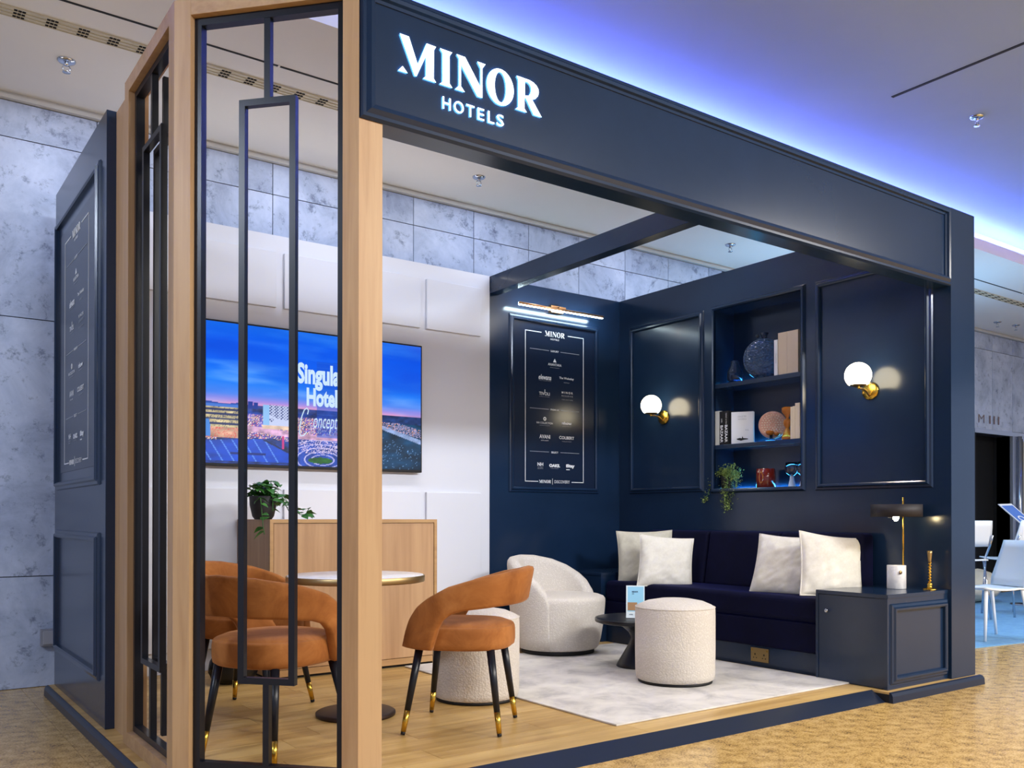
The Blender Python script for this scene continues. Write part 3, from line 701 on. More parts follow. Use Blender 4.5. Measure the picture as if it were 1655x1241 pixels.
# right: park, river and motorway
rgt = gnd & (u > .66); col[rgt] = (np.array((15, 60, 95))*(.35+1.1*n2[..., None]))[rgt]
far_ = rgt & (v > .36); col[far_] = (np.array((30, 55, 110))*(.6+.8*n1[..., None]))[far_]
y_r = .32-.53*(u-.818); rv = (np.abs(v-y_r) < .016+.012*(u-.8)) & (u > .66); col[rv] = (np.array((150, 175, 225))*(.75+.4*n1[..., None]))[rv]
y2 = .335-.38*(u-.84); twn = (v > y2-.02) & (v < y2+.05) & (u > .8) & (v < .37); col[twn & (n3 > .55)] = (170, 160, 205); col[twn & (n3 > .93)] = (250, 170, 110)
lw = rgt & (v < y_r-.07); col[lw & (n3 > .965)] = (110, 160, 220)
col = np.clip(col, 0, 255)/255.; lincol = np.where(col <= .04045, col/12.92, ((col+.055)/1.055)**2.4)
me = bpy.data.meshes.new('screen')
xx = TX0+.012+(TX1-TX0-.024)*u; zz = TZ0+.018+(TZ1-TZ0-.030)*v
vs = np.stack([xx, np.full_like(xx, TY), zz], -1).reshape(-1, 3)-np.array((2.53, 5.87, 1.80))
idx = np.arange(NXs*NZs).reshape(NZs, NXs); fs = np.stack([idx[:-1, :-1], idx[:-1, 1:], idx[1:, 1:], idx[1:, :-1]], -1).reshape(-1, 4)
me.from_pydata(vs.tolist(), [], fs.tolist())
ca = me.color_attributes.new('picture', 'FLOAT_COLOR', 'POINT'); ca.data.foreach_set('color', np.concatenate([lincol.reshape(-1, 3), np.ones((NXs*NZs, 1))], 1).astype(np.float32).ravel())
m_scr = mat('screen_picture', (5, 5, 8), .25); t = NT(m_scr); an = t.n('ShaderNodeVertexColor', layer_name='picture'); t.l(an, 0, t.b, 'Emission Color'); t.b.inputs['Emission Strength'].default_value = 1.05
me.materials.append(m_scr); so = bpy.data.objects.new('screen', me); C.objects.link(so); so.parent = tv; ORG[so.name] = ORG[tv.name]; so['label'] = 'glowing screen with a dusk city skyline'
m_cap = mat('screen_text', (10, 10, 10), .5, emit=lin((205, 232, 255)), strength=1.0)
TW, TH = TX1-TX0, TZ1-TZ0
cap = MB(); oT = (TX0, TY, TZ0)
put_text(cap, 'Singular', .417*TW, .634*TW, .572*TH, .768*TH, oT, X, Z, NY, .002, .042)
put_text(cap, 'Hotels', .458*TW, .618*TW, .456*TH, .590*TH, oT, X, Z, NY, .002, .042)
def stroke(pts, r): cap.tube([(TX0+a*TW, TY-.003, TZ0+b*TH) for a, b in pts], [r*TW]*len(pts), 5)
stroke([(.462, .395), (.466, .425), (.459, .440), (.448, .425), (.438, .38), (.430, .31), (.428, .255), (.434, .235), (.446, .240), (.458, .265)], .0022)
put_text(cap, 'oncepts', .482*TW, .600*TW, .265*TH, .385*TH, oT, X, Z, NY, .002, -.004, slant=.15)
build(cap, 'caption', m_cap, tv, world=True, label='white lettering on the screen')

# ------------------------------------------------------------------ oak cabinet
oc = thing('oak_cabinet', 'tall oak veneer cabinet against the white wall below the television', 'cabinet', (2.58, 5.58, 0))
build(MB().box(1.993, 3.173, 5.30, 5.87, .020, .985), 'body', m_oak_cab, oc, world=True)
fr = MB().box(1.993, 3.173, 5.28, 5.302, .963, .985).box(1.993, 3.173, 5.28, 5.302, .020, .060).box(1.993, 2.015, 5.28, 5.302, .06, .963).box(3.151, 3.173, 5.28, 5.302, .06, .963)
build(fr, 'front_frame', m_oak_edge, oc, world=True)
for a, b in ((2.019, 2.581), (2.585, 3.147)): build(MB().box(a, b, 5.284, 5.302, .064, .959), 'door', m_oak_cab, oc, world=True)
build(MB().box(2.01, 3.155, 5.31, 5.85, .0005, .020), 'plinth', m_blackmatt, oc, world=True)

# leaves
def leaf_mesh(name, L, W_, mt):
    mb = MB(); rows = []
    for i, (t_, w_) in enumerate(((0, .12), (.12, .72), (.32, 1.0), (.58, .80), (.82, .38), (1, .02))):
        z = -.25*L*t_*t_; rows.append([(-W_*w_/2, L*t_, z+.12*W_*w_), (0, L*t_, z), (W_*w_/2, L*t_, z+.12*W_*w_)])
    mb.grid(rows); me_ = bpy.data.meshes.new(name); me_.from_pydata(mb.v, [], mb.f); me_.polygons.foreach_set('use_smooth', [True]*len(mb.f)); me_.materials.append(mt); return me_
lm = [leaf_mesh('leaf', .066, .050, m_leaf), leaf_mesh('leaf', .050, .038, m_leaf), leaf_mesh('leaf', .078, .058, m_leaf)]
def leaf_at(p, d, par, roll=0, k=None):
    o = bpy.data.objects.new('leaf', lm[k if k is not None else random.randrange(3)]); C.objects.link(o); o.parent = par; o.location = p
    o.rotation_euler = (Vector(d).to_track_quat('Y', 'Z').to_matrix() @ Matrix.Rotation(roll, 3, 'Y')).to_euler()
pp = thing('potted_plant', 'trailing green pothos in a charcoal pot on the oak cabinet', 'plant', (2.02, 5.47, .985))
build(MB().lathe([(0, .0005), (.052, .0005), (.066, .02), (.082, .09), (.084, .145), (.079, .147), (.074, .13), (0, .13)], n=32), 'pot', m_pot, pp)
vines = MB()
def vine(pts, n_leaf, par, spread=.03):
    P = [Vector(p) for p in pts]; path = []
    for a, b in zip(P, P[1:]):
        for q in range(6): path.append(a.lerp(b, q/6))
    path.append(P[-1]); vines.tube(path, .0025, 5)
    for i in range(n_leaf):
        p = path[int((i+.6)/n_leaf*(len(path)-1))]; a = random.random()*2*PI
        d = Vector((math.cos(a), math.sin(a)-.35, random.uniform(-.5, .5)))
        leaf_at(p, d, par, random.uniform(-.5, .5))
for a in range(11):
    an_ = a/11*2*PI+.2; r_ = random.uniform(.07, .115); h_ = random.uniform(.19, .27)
    vine([(.02*math.cos(an_), .02*math.sin(an_), .13), (.05*math.cos(an_), .05*math.sin(an_), h_-.02), (r_*math.cos(an_), r_*math.sin(an_), h_-.05)], 7, pp)
vine([(-.04, -.05, .13), (-.06, -.12, .13), (-.075, -.185, .03), (-.078, -.21, -.04), (-.07, -.212, -.09)], 7, pp)
vine([(.0, -.05, .13), (.02, -.11, .12), (.01, -.14, .05)], 5, pp)
vine([(.05, .0, .13), (.12, -.03, .15), (.17, -.05, .07), (.22, -.06, .03), (.29, -.07, .035)], 9, pp)
vine([(.05, .03, .13), (.10, .02, .17), (.16, .01, .11), (.20, 0, .04)], 8, pp)
vine([(.04, -.03, .13), (.09, -.08, .14), (.12, -.11, .06), (.14, -.12, .025)], 7, pp)
vine([(.25, -.06, .02), (.28, -.03, .05), (.30, -.02, .075)], 4, pp)
build(vines, 'stems', m_leaf, pp)

# ------------------------------------------------------------------ dining chairs
def sup(phi, rx, ry, n=2.5):
    """phi from the back (-y), counter-clockwise seen from above"""
    s_, c_ = math.sin(phi), -math.cos(phi); k_ = (abs(s_)**n+abs(c_)**n)**(-1/n); return rx*s_*k_, ry*c_*k_
def chair(loc, rz, label):
    t_ = thing('dining_chair', label, 'chair', loc, rz, 'rust velvet chairs round the white table')
    rows = []
    for s_, z in ((.55, .382), (.93, .384), (.985, .394), (1.0, .415), (1.0, .462), (.99, .480), (.965, .490), (.955, .4885), (.94, .494), (.80, .507), (.55, .513), (.25, .515), (.0, .516)):
        rows.append([(*[q*s_ for q in sup(2*PI*k/48, .235, .25)], z) for k in range(48)])
    mb = MB().grid(rows, closed_u=True); build(mb, 'seat', m_orange, t_)
    dg = [0, 30, 60, 90, 110, 122, 132, 140, 147]; zt = [.768, .757, .728, .682, .632, .590, .535, .470, .405]
    dg2 = [0, 45, 75, 88, 96, 101, 105, 108, 150]; zb = [.598, .590, .574, .556, .525, .485, .43, .388, .386]
    rows = []; T = .042
    angs = sorted(set(list(np.linspace(-147, 147, 99))+[s_*q for s_ in (-1, 1) for q in (96, 98.5, 101, 103, 105, 106.5, 108, 143, 145)]))
    for d_ in angs:
        a = abs(d_); z1 = np.interp(a, dg, zt); z0 = min(np.interp(a, dg2, zb), z1-.018); row = []
        rr = min(.016, (z1-z0)/3)
        loop = [(-T/2, z0+rr), (-T/2+.006, z0+.004), (0, z0), (T/2-.006, z0+.004), (T/2, z0+rr)]+[(T/2, z0+(z1-z0)*q) for q in (.35, .65)]+[(T/2, z1-rr), (T/2-.006, z1-.004), (0, z1), (-T/2+.006, z1-.004), (-T/2, z1-rr)]+[(-T/2, z0+(z1-z0)*q) for q in (.65, .35)]
        back = max(0, math.cos(R(d_)*.8))
        for o_, z in loop:
            lean = 1+.20*back*max(0, z-.47)/.3+.03*max(0, (z-.40))*(1-back)
            x_, y_ = sup(R(d_), (.258+o_)*lean, (.268+o_)*lean, 2.3); row.append((x_, y_, z))
        rows.append(row)
    mb = MB().grid(rows, closed_u=True); n = len(rows[0]); L = len(mb.v)
    mb.f += [tuple(range(n)), tuple(range(L-n, L))]; mb.mi += [0, 0]; mb.sm += [True, True]
    build(mb, 'backrest', m_orange, t_)
    for (tx_, ty_, fx_, fy_) in ((.17, .165, .245, .222), (-.17, .165, -.245, .222), (.155, -.17, .2, -.222), (-.155, -.17, -.2, -.222)):
        a, b = Vector((tx_, ty_, .386)), Vector((fx_, fy_, .0)); q = a.lerp(b, .72); e = a.lerp(b, .965)
        lg = build(MB().tube([a, q], [.0195, .0145], 16), 'leg', m_black, t_)
        build(MB().tube([q, e], [.0148, .0118], 16), 'brass_sleeve', m_brass, lg); build(MB().tube([e, a.lerp(b, 1.0)], [.0112, .0105], 12), 'foot_cap', m_blackmatt, lg)
    return t_
ang = lambda fx, fy: math.atan2(fy, fx)-PI/2
ch1 = chair((2.332, 3.643, .003), ang(-.69, .72), 'rust velvet chair standing free right of the oak post, curved back to the right')
clone(ch1, (1.424, 3.705, .003), ang(.90, .44), 'rust velvet chair nearest behind the corner screen, facing right')
clone(ch1, (1.634, 4.576, .003), ang(.65, -.76), 'rust velvet chair farthest back, half hidden behind the nearer chair')

# round table
rtb = thing('round_table', 'round white topped pedestal table with brass rim between the chairs', 'table', (2.016, 4.149, .001))
build(MB().lathe([(0, .708), (.338, .708), (.340, .706), (.340, .700), (0, .700)], n=72), 'table_top', m_marble_w, rtb)
build(MB().lathe([(.30, .674), (.345, .674), (.347, .678), (.347, .704), (.345, .7065), (.341, .7065), (.341, .68), (.30, .68), (.30, .674)], n=72), 'brass_rim', m_brass_d, rtb)
build(MB().lathe([(0, .672), (.14, .672), (.14, .664), (.03, .658), (.03, .035), (.04, .025), (0, .025)], n=28), 'pedestal', m_blackmatt, rtb)
build(MB().lathe([(0, 0), (.198, 0), (.2, .004), (.2, .016), (.19, .022), (.05, .030), (0, .030)], n=60), 'base', mat('bronze_base', (62, 48, 42), .45, .6), rtb)

# ------------------------------------------------------------------ stools, armchair, coffee table
def pouf(loc, label):
    t_ = thing('boucle_stool', label, 'stool', loc, 0, 'white boucle drum stools')
    pr = [(0, .014), (.218, .014), (.232, .022), (.238, .05), (.240, .20), (.240, .40), (.239, .436), (.236, .447), (.232, .452), (.220, .462), (.17, .483), (.10, .496), (0, .502)]
    build(MB().lathe(pr, n=72), 'drum', m_boucle, t_)
    build(MB().tube([(.2365*math.cos(2*PI*k/60), .2365*math.sin(2*PI*k/60), .449) for k in range(60)], .0045, 8, closed=True), 'piping', m_boucle, t_)
    build(MB().lathe([(0, 0), (.222, 0), (.222, .016), (0, .016)], n=60), 'base_ring', m_blackmatt, t_)
    return t_
pf1 = pouf((3.98, 3.834, .0105), 'white boucle drum stool in front, on the middle of the rug')
clone(pf1, (2.745, 4.148, .001), 0, 'white boucle drum stool behind the rust chair', 'white boucle drum stools')
ac = thing('tub_armchair', 'cream boucle swivel tub armchair with sloping back, left of the coffee table', 'armchair', (4.165, 5.20, .0105), ang(.33, -.94))
build(MB().lathe([(0, 0), (.27, 0), (.27, .030), (0, .030)], n=60), 'swivel_base', m_blackmatt, ac)
BR = lambda z: np.interp(z, [.03, .05, .10, .22, .34, .43, .70], [.285, .303, .318, .338, .350, .354, .372])
build(MB().lathe([(0, .032)]+[(BR(z), z) for z in (.032, .05, .10, .16, .22, .28, .34, .375)]+[(.350, .395), (.338, .410), (.310, .420), (.22, .428), (.10, .432), (0, .432)], n=72), 'seat', m_boucle, ac)
rows = []
for d_ in np.linspace(-112, 112, 90):
    a = abs(d_); z1 = np.interp(a, [0, 25, 50, 70, 85, 98, 107, 112], [.705, .698, .668, .622, .572, .515, .45, .38]); z0 = .036; row = []
    k_ = 1 if a < 104 else max(.15, (112-a)/8)**.5
    tI, tO = -.085*k_, .008
    zz_ = [(tO, z0), (tO, .12), (tO, .24), (tO, .34)]
    if z1 > .40: zz_ += [(tO, .34+(z1-.06-.34)*.5), (tO, z1-.05)]
    else: zz_ += [(tO, z1-.04), (tO, z1-.03)]
    mid_ = (tO+tI)/2; hw = (tO-tI)/2
    zz_ += [(mid_+hw*.92, z1-.025), (mid_+hw*.6, z1-.007), (mid_, z1), (mid_-hw*.6, z1-.007), (mid_-hw*.92, z1-.025), (tI, z1-.05), (tI, min(.36, z1-.08)), (tI, .06), (mid_, z0)]
    for o_, z in zz_:
        rr = BR(z)+o_; row.append((rr*math.sin(R(d_)), -rr*math.cos(R(d_)), z))
    rows.append(row)
mb = MB().grid(rows, closed_u=True); n = len(rows[0]); L = len(mb.v); mb.f += [tuple(range(n)), tuple(range(L-n, L))]; mb.mi += [0, 0]; mb.sm += [True, True]
build(mb, 'backrest', m_boucle, ac)
ct = thing('coffee_table', 'low round black coffee table with flared foot behind the front stool', 'table', (4.186, 4.35, .0105))
build(MB().lathe([(0, .293), (.285, .293), (.298, .298), (.30, .303), (.30, .318), (.297, .322), (.285, .325), (0, .325)], n=64), 'table_top', m_black, ct)
build(MB().lathe([(0, 0), (.155, 0), (.158, .004), (.150, .02), (.110, .09), (.075, .15), (.060, .19), (.075, .225), (.115, .26), (.17, .285), (.20, .293), (0, .293)], n=56), 'pedestal', m_black, ct)
mn = thing('menu_stand', 'clear acrylic stand with a pale blue leaflet on the coffee table', 'menu holder', (4.10, 4.305, .3365), ang(-.70, -.714)+PI)
def slab(mb, x0, x1, z0, z1, y0, y1, tilt=.16):
    mb.add([(x, y+z*tilt, z) for x, y, z in ((x0, y0, z0), (x1, y0, z0), (x1, y1, z0), (x0, y1, z0), (x0, y0, z1), (x1, y0, z1), (x1, y1, z1), (x0, y1, z1))],
           [(3, 2, 1, 0), (4, 5, 6, 7), (0, 1, 5, 4), (1, 2, 6, 5), (2, 3, 7, 6), (3, 0, 4, 7)]); return mb
mb = slab(MB(), -.062, .062, .0, .216, -.002, .001); mb.box(-.062, .062, 0, .06, 0, .003); build(mb, 'acrylic_holder', m_glass, mn)
m_leafl = mat('leaflet_blue', (150, 208, 236), .5); m_leafp = mat('leaflet_white', (225, 238, 244), .5)
build(slab(MB(), -.060, .060, .003, .213, -.0045, -.003), 'leaflet', m_leafp, mn)
g = MB(); slab(g, -.050, .054, .045, .206, -.0052, -.0046); build(g, 'leaflet_picture', m_leafl, mn)
g = MB(); slab(g, -.050, .012, .052, .104, -.0060, -.0053); slab(g, .012, .05, .052, .080, -.0060, -.0053); build(g, 'leaflet_skyline', mat('leaflet_tan', (166, 128, 92), .6), mn)
g = MB(); o_ = (0, -.0066, 0); uy_ = Vector((0, .16, 1))
put_text(g, 'MINOR', -.022, .018, .168, .178, o_, X, uy_, NY, 0.0003, .03); put_text(g, 'HOTELS', -.022, -.008, .156, .163, o_, X, uy_, NY, .0003, .02); put_text(g, 'HOTELS', -.04, -.015, .022, .030, o_, X, uy_, NY, .0003, .02)
build(g, 'lettering', mat('leaflet_ink', (40, 70, 110), .6), mn)

# ------------------------------------------------------------------ sofa and side cabinets
sf = thing('sofa', 'built in navy velvet bench sofa along the right wall', 'sofa', (5.15, 4.43, 0))
build(MB().box(4.85, 5.44, 3.425, 5.42, .001, .140), 'plinth', m_navy, sf, world=True)
build(MB().box(4.835, 5.40, 3.425, 5.42, .142, .33), 'seat_front', m_sofa, sf, world=True, bevel=.012)
build(MB().box(4.825, 5.42, 3.425, 5.42, .332, .492), 'seat', m_sofa, sf, world=True, bevel=.035, seg=4)
for k in range(3):
    y0 = 3.425+.665*k
    build(MB().add([(5.24, y0+.004, .48), (5.44, y0+.004, .48), (5.44, y0+.661, .48), (5.24, y0+.661, .48), (5.31, y0+.004, .895), (5.44, y0+.004, .895), (5.44, y0+.661, .895), (5.31, y0+.661, .895)],
                   [(3, 2, 1, 0), (4, 5, 6, 7), (0, 1, 5, 4), (1, 2, 6, 5), (2, 3, 7, 6), (3, 0, 4, 7)]), 'back_cushion', m_sofa, sf, world=True, bevel=.025, seg=3)
sk = thing('socket_plate', 'brass double socket plate low on the sofa plinth', 'socket', (4.85, 3.893, .079))
build(MB().box(4.843, 4.850, 3.822, 3.968, .035, .127), 'plate', m_brass_d, sk, world=True, bevel=.002)
mb = MB()
for y in (3.858, 3.932):
    mb.box(4.8422, 4.8435, y-.004, y+.004, .078, .090).box(4.8422, 4.8435, y-.016, y-.008, .058, .064).box(4.8422, 4.8435, y+.008, y+.016, .058, .064)
build(mb, 'pin_holes', m_void, sk, world=True)
mb = MB()
for y in (3.83, 3.96): mb.box(4.8405, 4.8435, y-.008 if y > 3.9 else y, y if y > 3.9 else y+.008, .105, .118)
build(mb, 'switches', m_brass, sk, world=True)
def side_cab(label, y0, y1, front_panel, ky):
    t_ = thing('side_cabinet', label, 'cabinet', (5.12, (y0+y1)/2, 0))
    build(MB().box(4.812, 5.449, y0, y1, .0005, .528), 'body', m_navy, t_, world=True)
    build(MB().box(4.79, 5.449, y0-.003, y1, .528, .552), 'top', m_navy, t_, world=True, bevel=.002)
    for a_, b_ in ((y0, y0+.022), (y1-.018, y1)): build(MB().box(4.79, 4.812, a_, b_, .0005, .528), 'side_stile', m_navy, t_, world=True)
    d = build(MB().box(4.793, 4.811, y0+.024, y1-.021, .006, .525), 'door', m_navy, t_, world=True)
    build(MB().lathe([(0, 0), (.006, 0), (.006, .010), (.012, .014), (.013, .020), (.009, .026), (0, .027)], c=(4.793, ky, .43), n=20, axis='-x'), 'knob', m_chrome, d, world=True)
    if front_panel:
        frame_path(rect(4.862, .075, 5.395, .452), MOULD, (0, y0, 0), X, Z, NY, mb := MB()); build(mb, 'panel_moulding', m_navy, t_, world=True)
    return t_
side_cab('navy side cabinet with framed end panel at right front, lamp on top', 2.938, 3.42, True, 3.335)
side_cab('navy side cabinet in the far corner behind the cream armchair', 5.425, 5.92, False, 5.56)

# cushions
def cushion(loc, nrm, W_, label, mt, tilt=.25, spin=0, seed=0, flange=False):
    t_ = tag(bpy.data.objects.new('cushion', None), label, 'cushion', 'pale cushions on the sofa'); C.objects.link(t_)
    n_ = Vector((nrm[0], nrm[1], 0)).normalized(); n_ = (n_*math.cos(tilt)+Vector((0, 0, 1))*math.sin(tilt)).normalized()
    rgt_ = Vector((0, 0, 1)).cross(n_).normalized(); up_ = n_.cross(rgt_)
    Mx = Matrix((rgt_, up_, n_)).transposed() @ Matrix.Rotation(spin, 3, 'Z'); t_.matrix_world = Matrix.Translation(loc) @ Mx.to_4x4()
    ORG[t_.name] = (Vector(loc), 0)
    N = 34; mb = MB()
    def pt(i, k, s_):
        a, b = -1+2*i/N, -1+2*k/N
        x_ = a*(1-.065*(1-b*b)*abs(a)**2.5); y_ = b*(1-.07*(1-a*a)*abs(b)**2.5)
        th = max(0, (1-abs(a)**2.6)*(1-abs(b)**2.6))**.55*.068*(W_/.42)
        wr = noise.noise(Vector((a*2.2+seed, b*2.2, s_*3)))*.010+noise.noise(Vector((a*3.5+seed*3, (b-a*.7)*5.5, s_)))*.007+abs(noise.noise(Vector(((a+b)*2.0+seed, (b-a)*6.0, s_+seed))))*.010
        sag = .010*(b < 0)*(1-abs(a))
        return (x_*W_/2, y_*W_/2, s_*(th+wr*min(1, th*30)+sag*0))
    for s_ in (1, -1): mb.grid([[pt(i, k, s_) for i in range(N+1)] for k in range(N+1)])
    build(mb, 'cover', mt, t_)
    per = [(-1+2*i/20, -1) for i in range(20)]+[(1, -1+2*i/20) for i in range(20)]+[(1-2*i/20, 1) for i in range(20)]+[(-1, 1-2*i/20) for i in range(20)]
    q = []
    for a, b in per:
        x_ = a*(1-.065*(1-b*b)*abs(a)**2.5); y_ = b*(1-.07*(1-a*a)*abs(b)**2.5); q.append((x_*W_/2, y_*W_/2, 0))
    build(MB().tube(q, .0055 if flange else .0035, 6, closed=True), 'piping', mt, t_)
    return t_
cushion((5.10, 5.24, .672), (-.62, -.78), .45, 'sand coloured cushion at the far end, behind the ivory one', m_linen_g, .22, .02, 1)
cushion((4.99, 4.905, .655), (-.60, -.80), .42, 'ivory cushion leaning on the sand coloured cushion', m_linen, .34, -.09, 2)
cushion((5.06, 3.86, .672), (-.96, -.28), .43, 'ivory cushion mid sofa, left of the larger piped one', m_linen, .32, -.05, 5)
cushion((5.10, 3.525, .680), (-.45, -.89), .43, 'larger ivory cushion with flanged edge beside the lamp cabinet', m_linen, .28, -.13, 8, True)

# ------------------------------------------------------------------ table lamp, candlestick
la = thing('table_lamp', 'table lamp with white marble foot, brass stem and dark drum shade on the cabinet', 'table lamp', (5.27, 3.17, .552))
build(MB().lathe([(0, .0005), (.055, .0005), (.057, .003), (.057, .145), (.055, .148), (0, .148)], n=48), 'base', m_marble_w, la)
build(MB().lathe([(0, 0), (.011, 0), (.012, .004), (.010, .008), (0, .008)], c=(-.036, -.046, .105), n=16, axis='-y'), 'dial', m_brass_d, la)
build(MB().tube([(.035, -.025, .148), (.035, -.025, .575)], .0055, 12), 'stem', m_brass, la)
m_shade = mat('shade_dark', (34, 30, 34), .6)
build(MB().lathe([(.150, .452), (.152, .452), (.152, .53), (.150, .53), (.0, .531), (.0, .529), (.149, .528), (.150, .452)], c=(.0, .0, 0), n=56), 'shade', m_shade, la)
build(MB().lathe([(0, .425), (.010, .428), (.017, .44), (.018, .455), (.012, .475), (.008, .485), (0, .485)], c=(-.055, -.03, 0), n=20), 'bulb', m_bulb, la)
build(MB().tube([(-.055, -.03, .48), (-.055, -.03, .50), (.035, -.025, .50)], .004, 8), 'bulb_arm', m_brass, la)
build(MB().tube([(-.02, -.03, .445), (-.15, -.035, .447)], .0015, 6), 'pull_rod', m_chrome, la)
cs = thing('candlestick', 'twisted brass candlestick beside the table lamp', 'candlestick', (5.355, 3.0, .552))
build(MB().lathe([(0, .0005), (.040, .0005), (.042, .004), (.036, .008), (.02, .012), (.012, .022), (.017, .034), (.009, .045), (0, .045)], n=32), 'foot', m_brass, cs)
mb = MB(); rows = []
for k in range(60):
    z = .042+k/59*.13; rows.append([(.0075*math.cos(2*PI*q/20)+.0045*math.cos(k*.75), .0075*math.sin(2*PI*q/20)+.0045*math.sin(k*.75), z) for q in range(20)])
mb.grid(rows, closed_u=True); build(mb, 'twisted_stem', m_brass, cs)
build(MB().lathe([(0, .168), (.009, .170), (.010, .185), (.014, .225), (.015, .240), (.011, .240), (.008, .2), (0, .2)], n=24), 'candle_cup', m_brass_d, cs)

# ------------------------------------------------------------------ shelf contents
SX = 5.53
def top3(name, label, cat, loc, rz=0, group=None): return thing(name, label, cat, loc, rz, group)
a = top3('glass_vase', 'small round dark glass vase at the left of the top shelf', 'vase', (5.55, 4.70, 2.0505))
build(MB().lathe([(0, 0), (.045, 0), (.055, .01), (.064, .05), (.060, .10), (.036, .14), (.030, .165), (.034, .18), (.030, .18), (.026, .162), (.032, .138), (.055, .10), (.058, .05), (.05, .014), (0, .010)], n=32), 'bowl', m_smoke, a)
build(MB().box(-.045, .045, -.045, .045, .0005, .006), 'foot', m_glass, a)
a = top3('flask_vase', 'large round moon flask of textured dark blue glass on the top shelf', 'vase', (5.562, 4.425, 2.0505), R(38))
m_tex = mat('textured_glass', (60, 92, 134), .12, trans=.45, ior=1.4, coat=.5); t = NT(m_tex); mp = t.coords((60,)*3); vn = t.n('ShaderNodeTexVoronoi', i_Scale=1.0); t.l(mp, 0, vn, 'Vector'); t.bump(vn, 'Distance', .9, .01)
mb = MB(); n = 48; rows = []
for k in range(13):
    a_ = -PI/2+PI*k/12; rr = .158*(.15+.85*abs(math.cos(a_))**.5) if abs(a_) < PI/2-.01 else .0; xx_ = .042*math.sin(a_)
    rows.append([(xx_, rr*math.cos(2*PI*q/n), .158+rr*math.sin(2*PI*q/n)) for q in range(n)])
mb.grid(rows, closed_u=True); build(mb, 'body', m_tex, a)
mb = MB()
for rr in (.150, .128, .106, .072): mb.tube([(-.040+.02*(rr/.15)**3, rr*math.cos(2*PI*q/40), .158+rr*math.sin(2*PI*q/40)) for q in range(40)], .006, 6, closed=True)
build(mb, 'ridges', m_tex, a)
build(MB().lathe([(0, .0), (.022, 0), (.020, .02), (.034, .045), (.030, .045), (.016, .02), (0, .012)], c=(0, 0, .310), n=24), 'neck', m_smoke, a)
build(MB().lathe([(0, -.017), (.012, -.012), (.017, 0), (.012, .012), (0, .017)], c=(-.005, .05, .335), n=16), 'stopper', m_smoke, a)
def book(y1, y0, z, h, label, cover, pages=True, x0=5.462, d=.16, group=None, spine=None, lab=None):
    """spine faces -x; y1>y0"""
    c_ = ((x0+d/2), (y0+y1)/2, z+.0005); t_ = thing('book', label, 'book', c_, 0, group); w_ = (y1-y0)/2; q = .0035
    mb = MB().box(-d/2, -d/2+q, -w_, w_, 0, h).box(-d/2+q, d/2, -w_, -w_+q, 0, h).box(-d/2+q, d/2, w_-q, w_, 0, h); build(mb, 'cover', cover, t_)
    build(MB().box(-d/2+q, d/2-.006, -w_+q, w_-q, .004, h-.004), 'pages', m_cream, t_)
    if spine:
        mb = MB(); ux_ = Vector((0, 0, -1)); uy_ = Vector((0, -1, 0))
        for s_, z0, z1, f_, bold in spine: put_text(mb, s_, -z1*h, -z0*h, -w_*f_, w_*f_, (-d/2, 0, 0), (0, 0, -1), (0, -1, 0), NX, .0008, bold)
        for i, v_ in enumerate(mb.v): pass
        build(mb, 'spine_lettering', m_print if cover is not m_wbook and cover is not m_cream else m_print_g, t_)
    return t_
book(4.262, 4.232, 2.05, .265, 'thin white book standing at the left of two beige volumes on the top shelf', m_wbook, x0=5.47, spine=[('COLLECTION', .35, .62, .4, 0)])
book(4.230, 4.152, 2.05, .312, 'thick beige cloth book on the top shelf, left of its twin', m_cream_d, x0=5.475)
book(4.150, 4.055, 2.05, .312, 'thick beige cloth book at the right end of the top shelf', m_cream_d, x0=5.475)
book(4.818, 4.778, 1.57, .268, 'pale grey book at the left end of the middle shelf', m_gbook, x0=5.455, d=.19)
book(4.776, 4.733, 1.57, .262, 'black book with white spine lettering beside the pale grey book', m_kbook, x0=5.458, d=.18, spine=[('BAZAAR', .06, .58, .62, .03), ('HARPERS', .66, .78, .25, 0)])
book(4.731, 4.688, 1.57, .262, 'black book with white spine lettering beside the white book', m_kbook, x0=5.458, d=.18, spine=[('BAZAAR', .06, .58, .62, .03), ('THE FIRST 150 YEARS', .60, .94, .22, 0)])
# white book standing with the cover turned to the room
t_ = thing('book', 'white book turned to show its cover with a small dark drawing on the middle shelf', 'book', (5.53, 4.605, 1.5705), R(30))
build(MB().box(-.02, -.017, -.085, .085, 0, .248).box(.017, .02, -.085, .085, 0, .248).box(-.017, .017, .082, .085, 0, .248), 'cover', m_wbook, t_)
build(MB().box(-.017, .017, -.08, .082, .004, .244), 'pages', m_cream, t_)
mb = MB(); put_text(mb, 'COLLECTED', -.035, .03, .205, .218, (-.02, 0, 0), NY, Z, NX, .0008); put_text(mb, 'WORKS', -.035, .03, .185, .196, (-.02, 0, 0), NY, Z, NX, .0008); put_text(mb, 'VOL', .02, .05, .10, .112, (-.02, 0, 0), NY, Z, NX, .0008); build(mb, 'cover_lettering', m_print_g, t_)
mb = MB().poly3([[(-.045, .040), (-.02, .046), (-.005, .042), (.0, .060), (.006, .044), (.04, .040), (.045, .034), (.01, .030), (-.01, .024), (-.04, .032)]], (-.02, 0, 0), NY, Z, NX, .0008); build(mb, 'cover_drawing', m_kbook, t_)
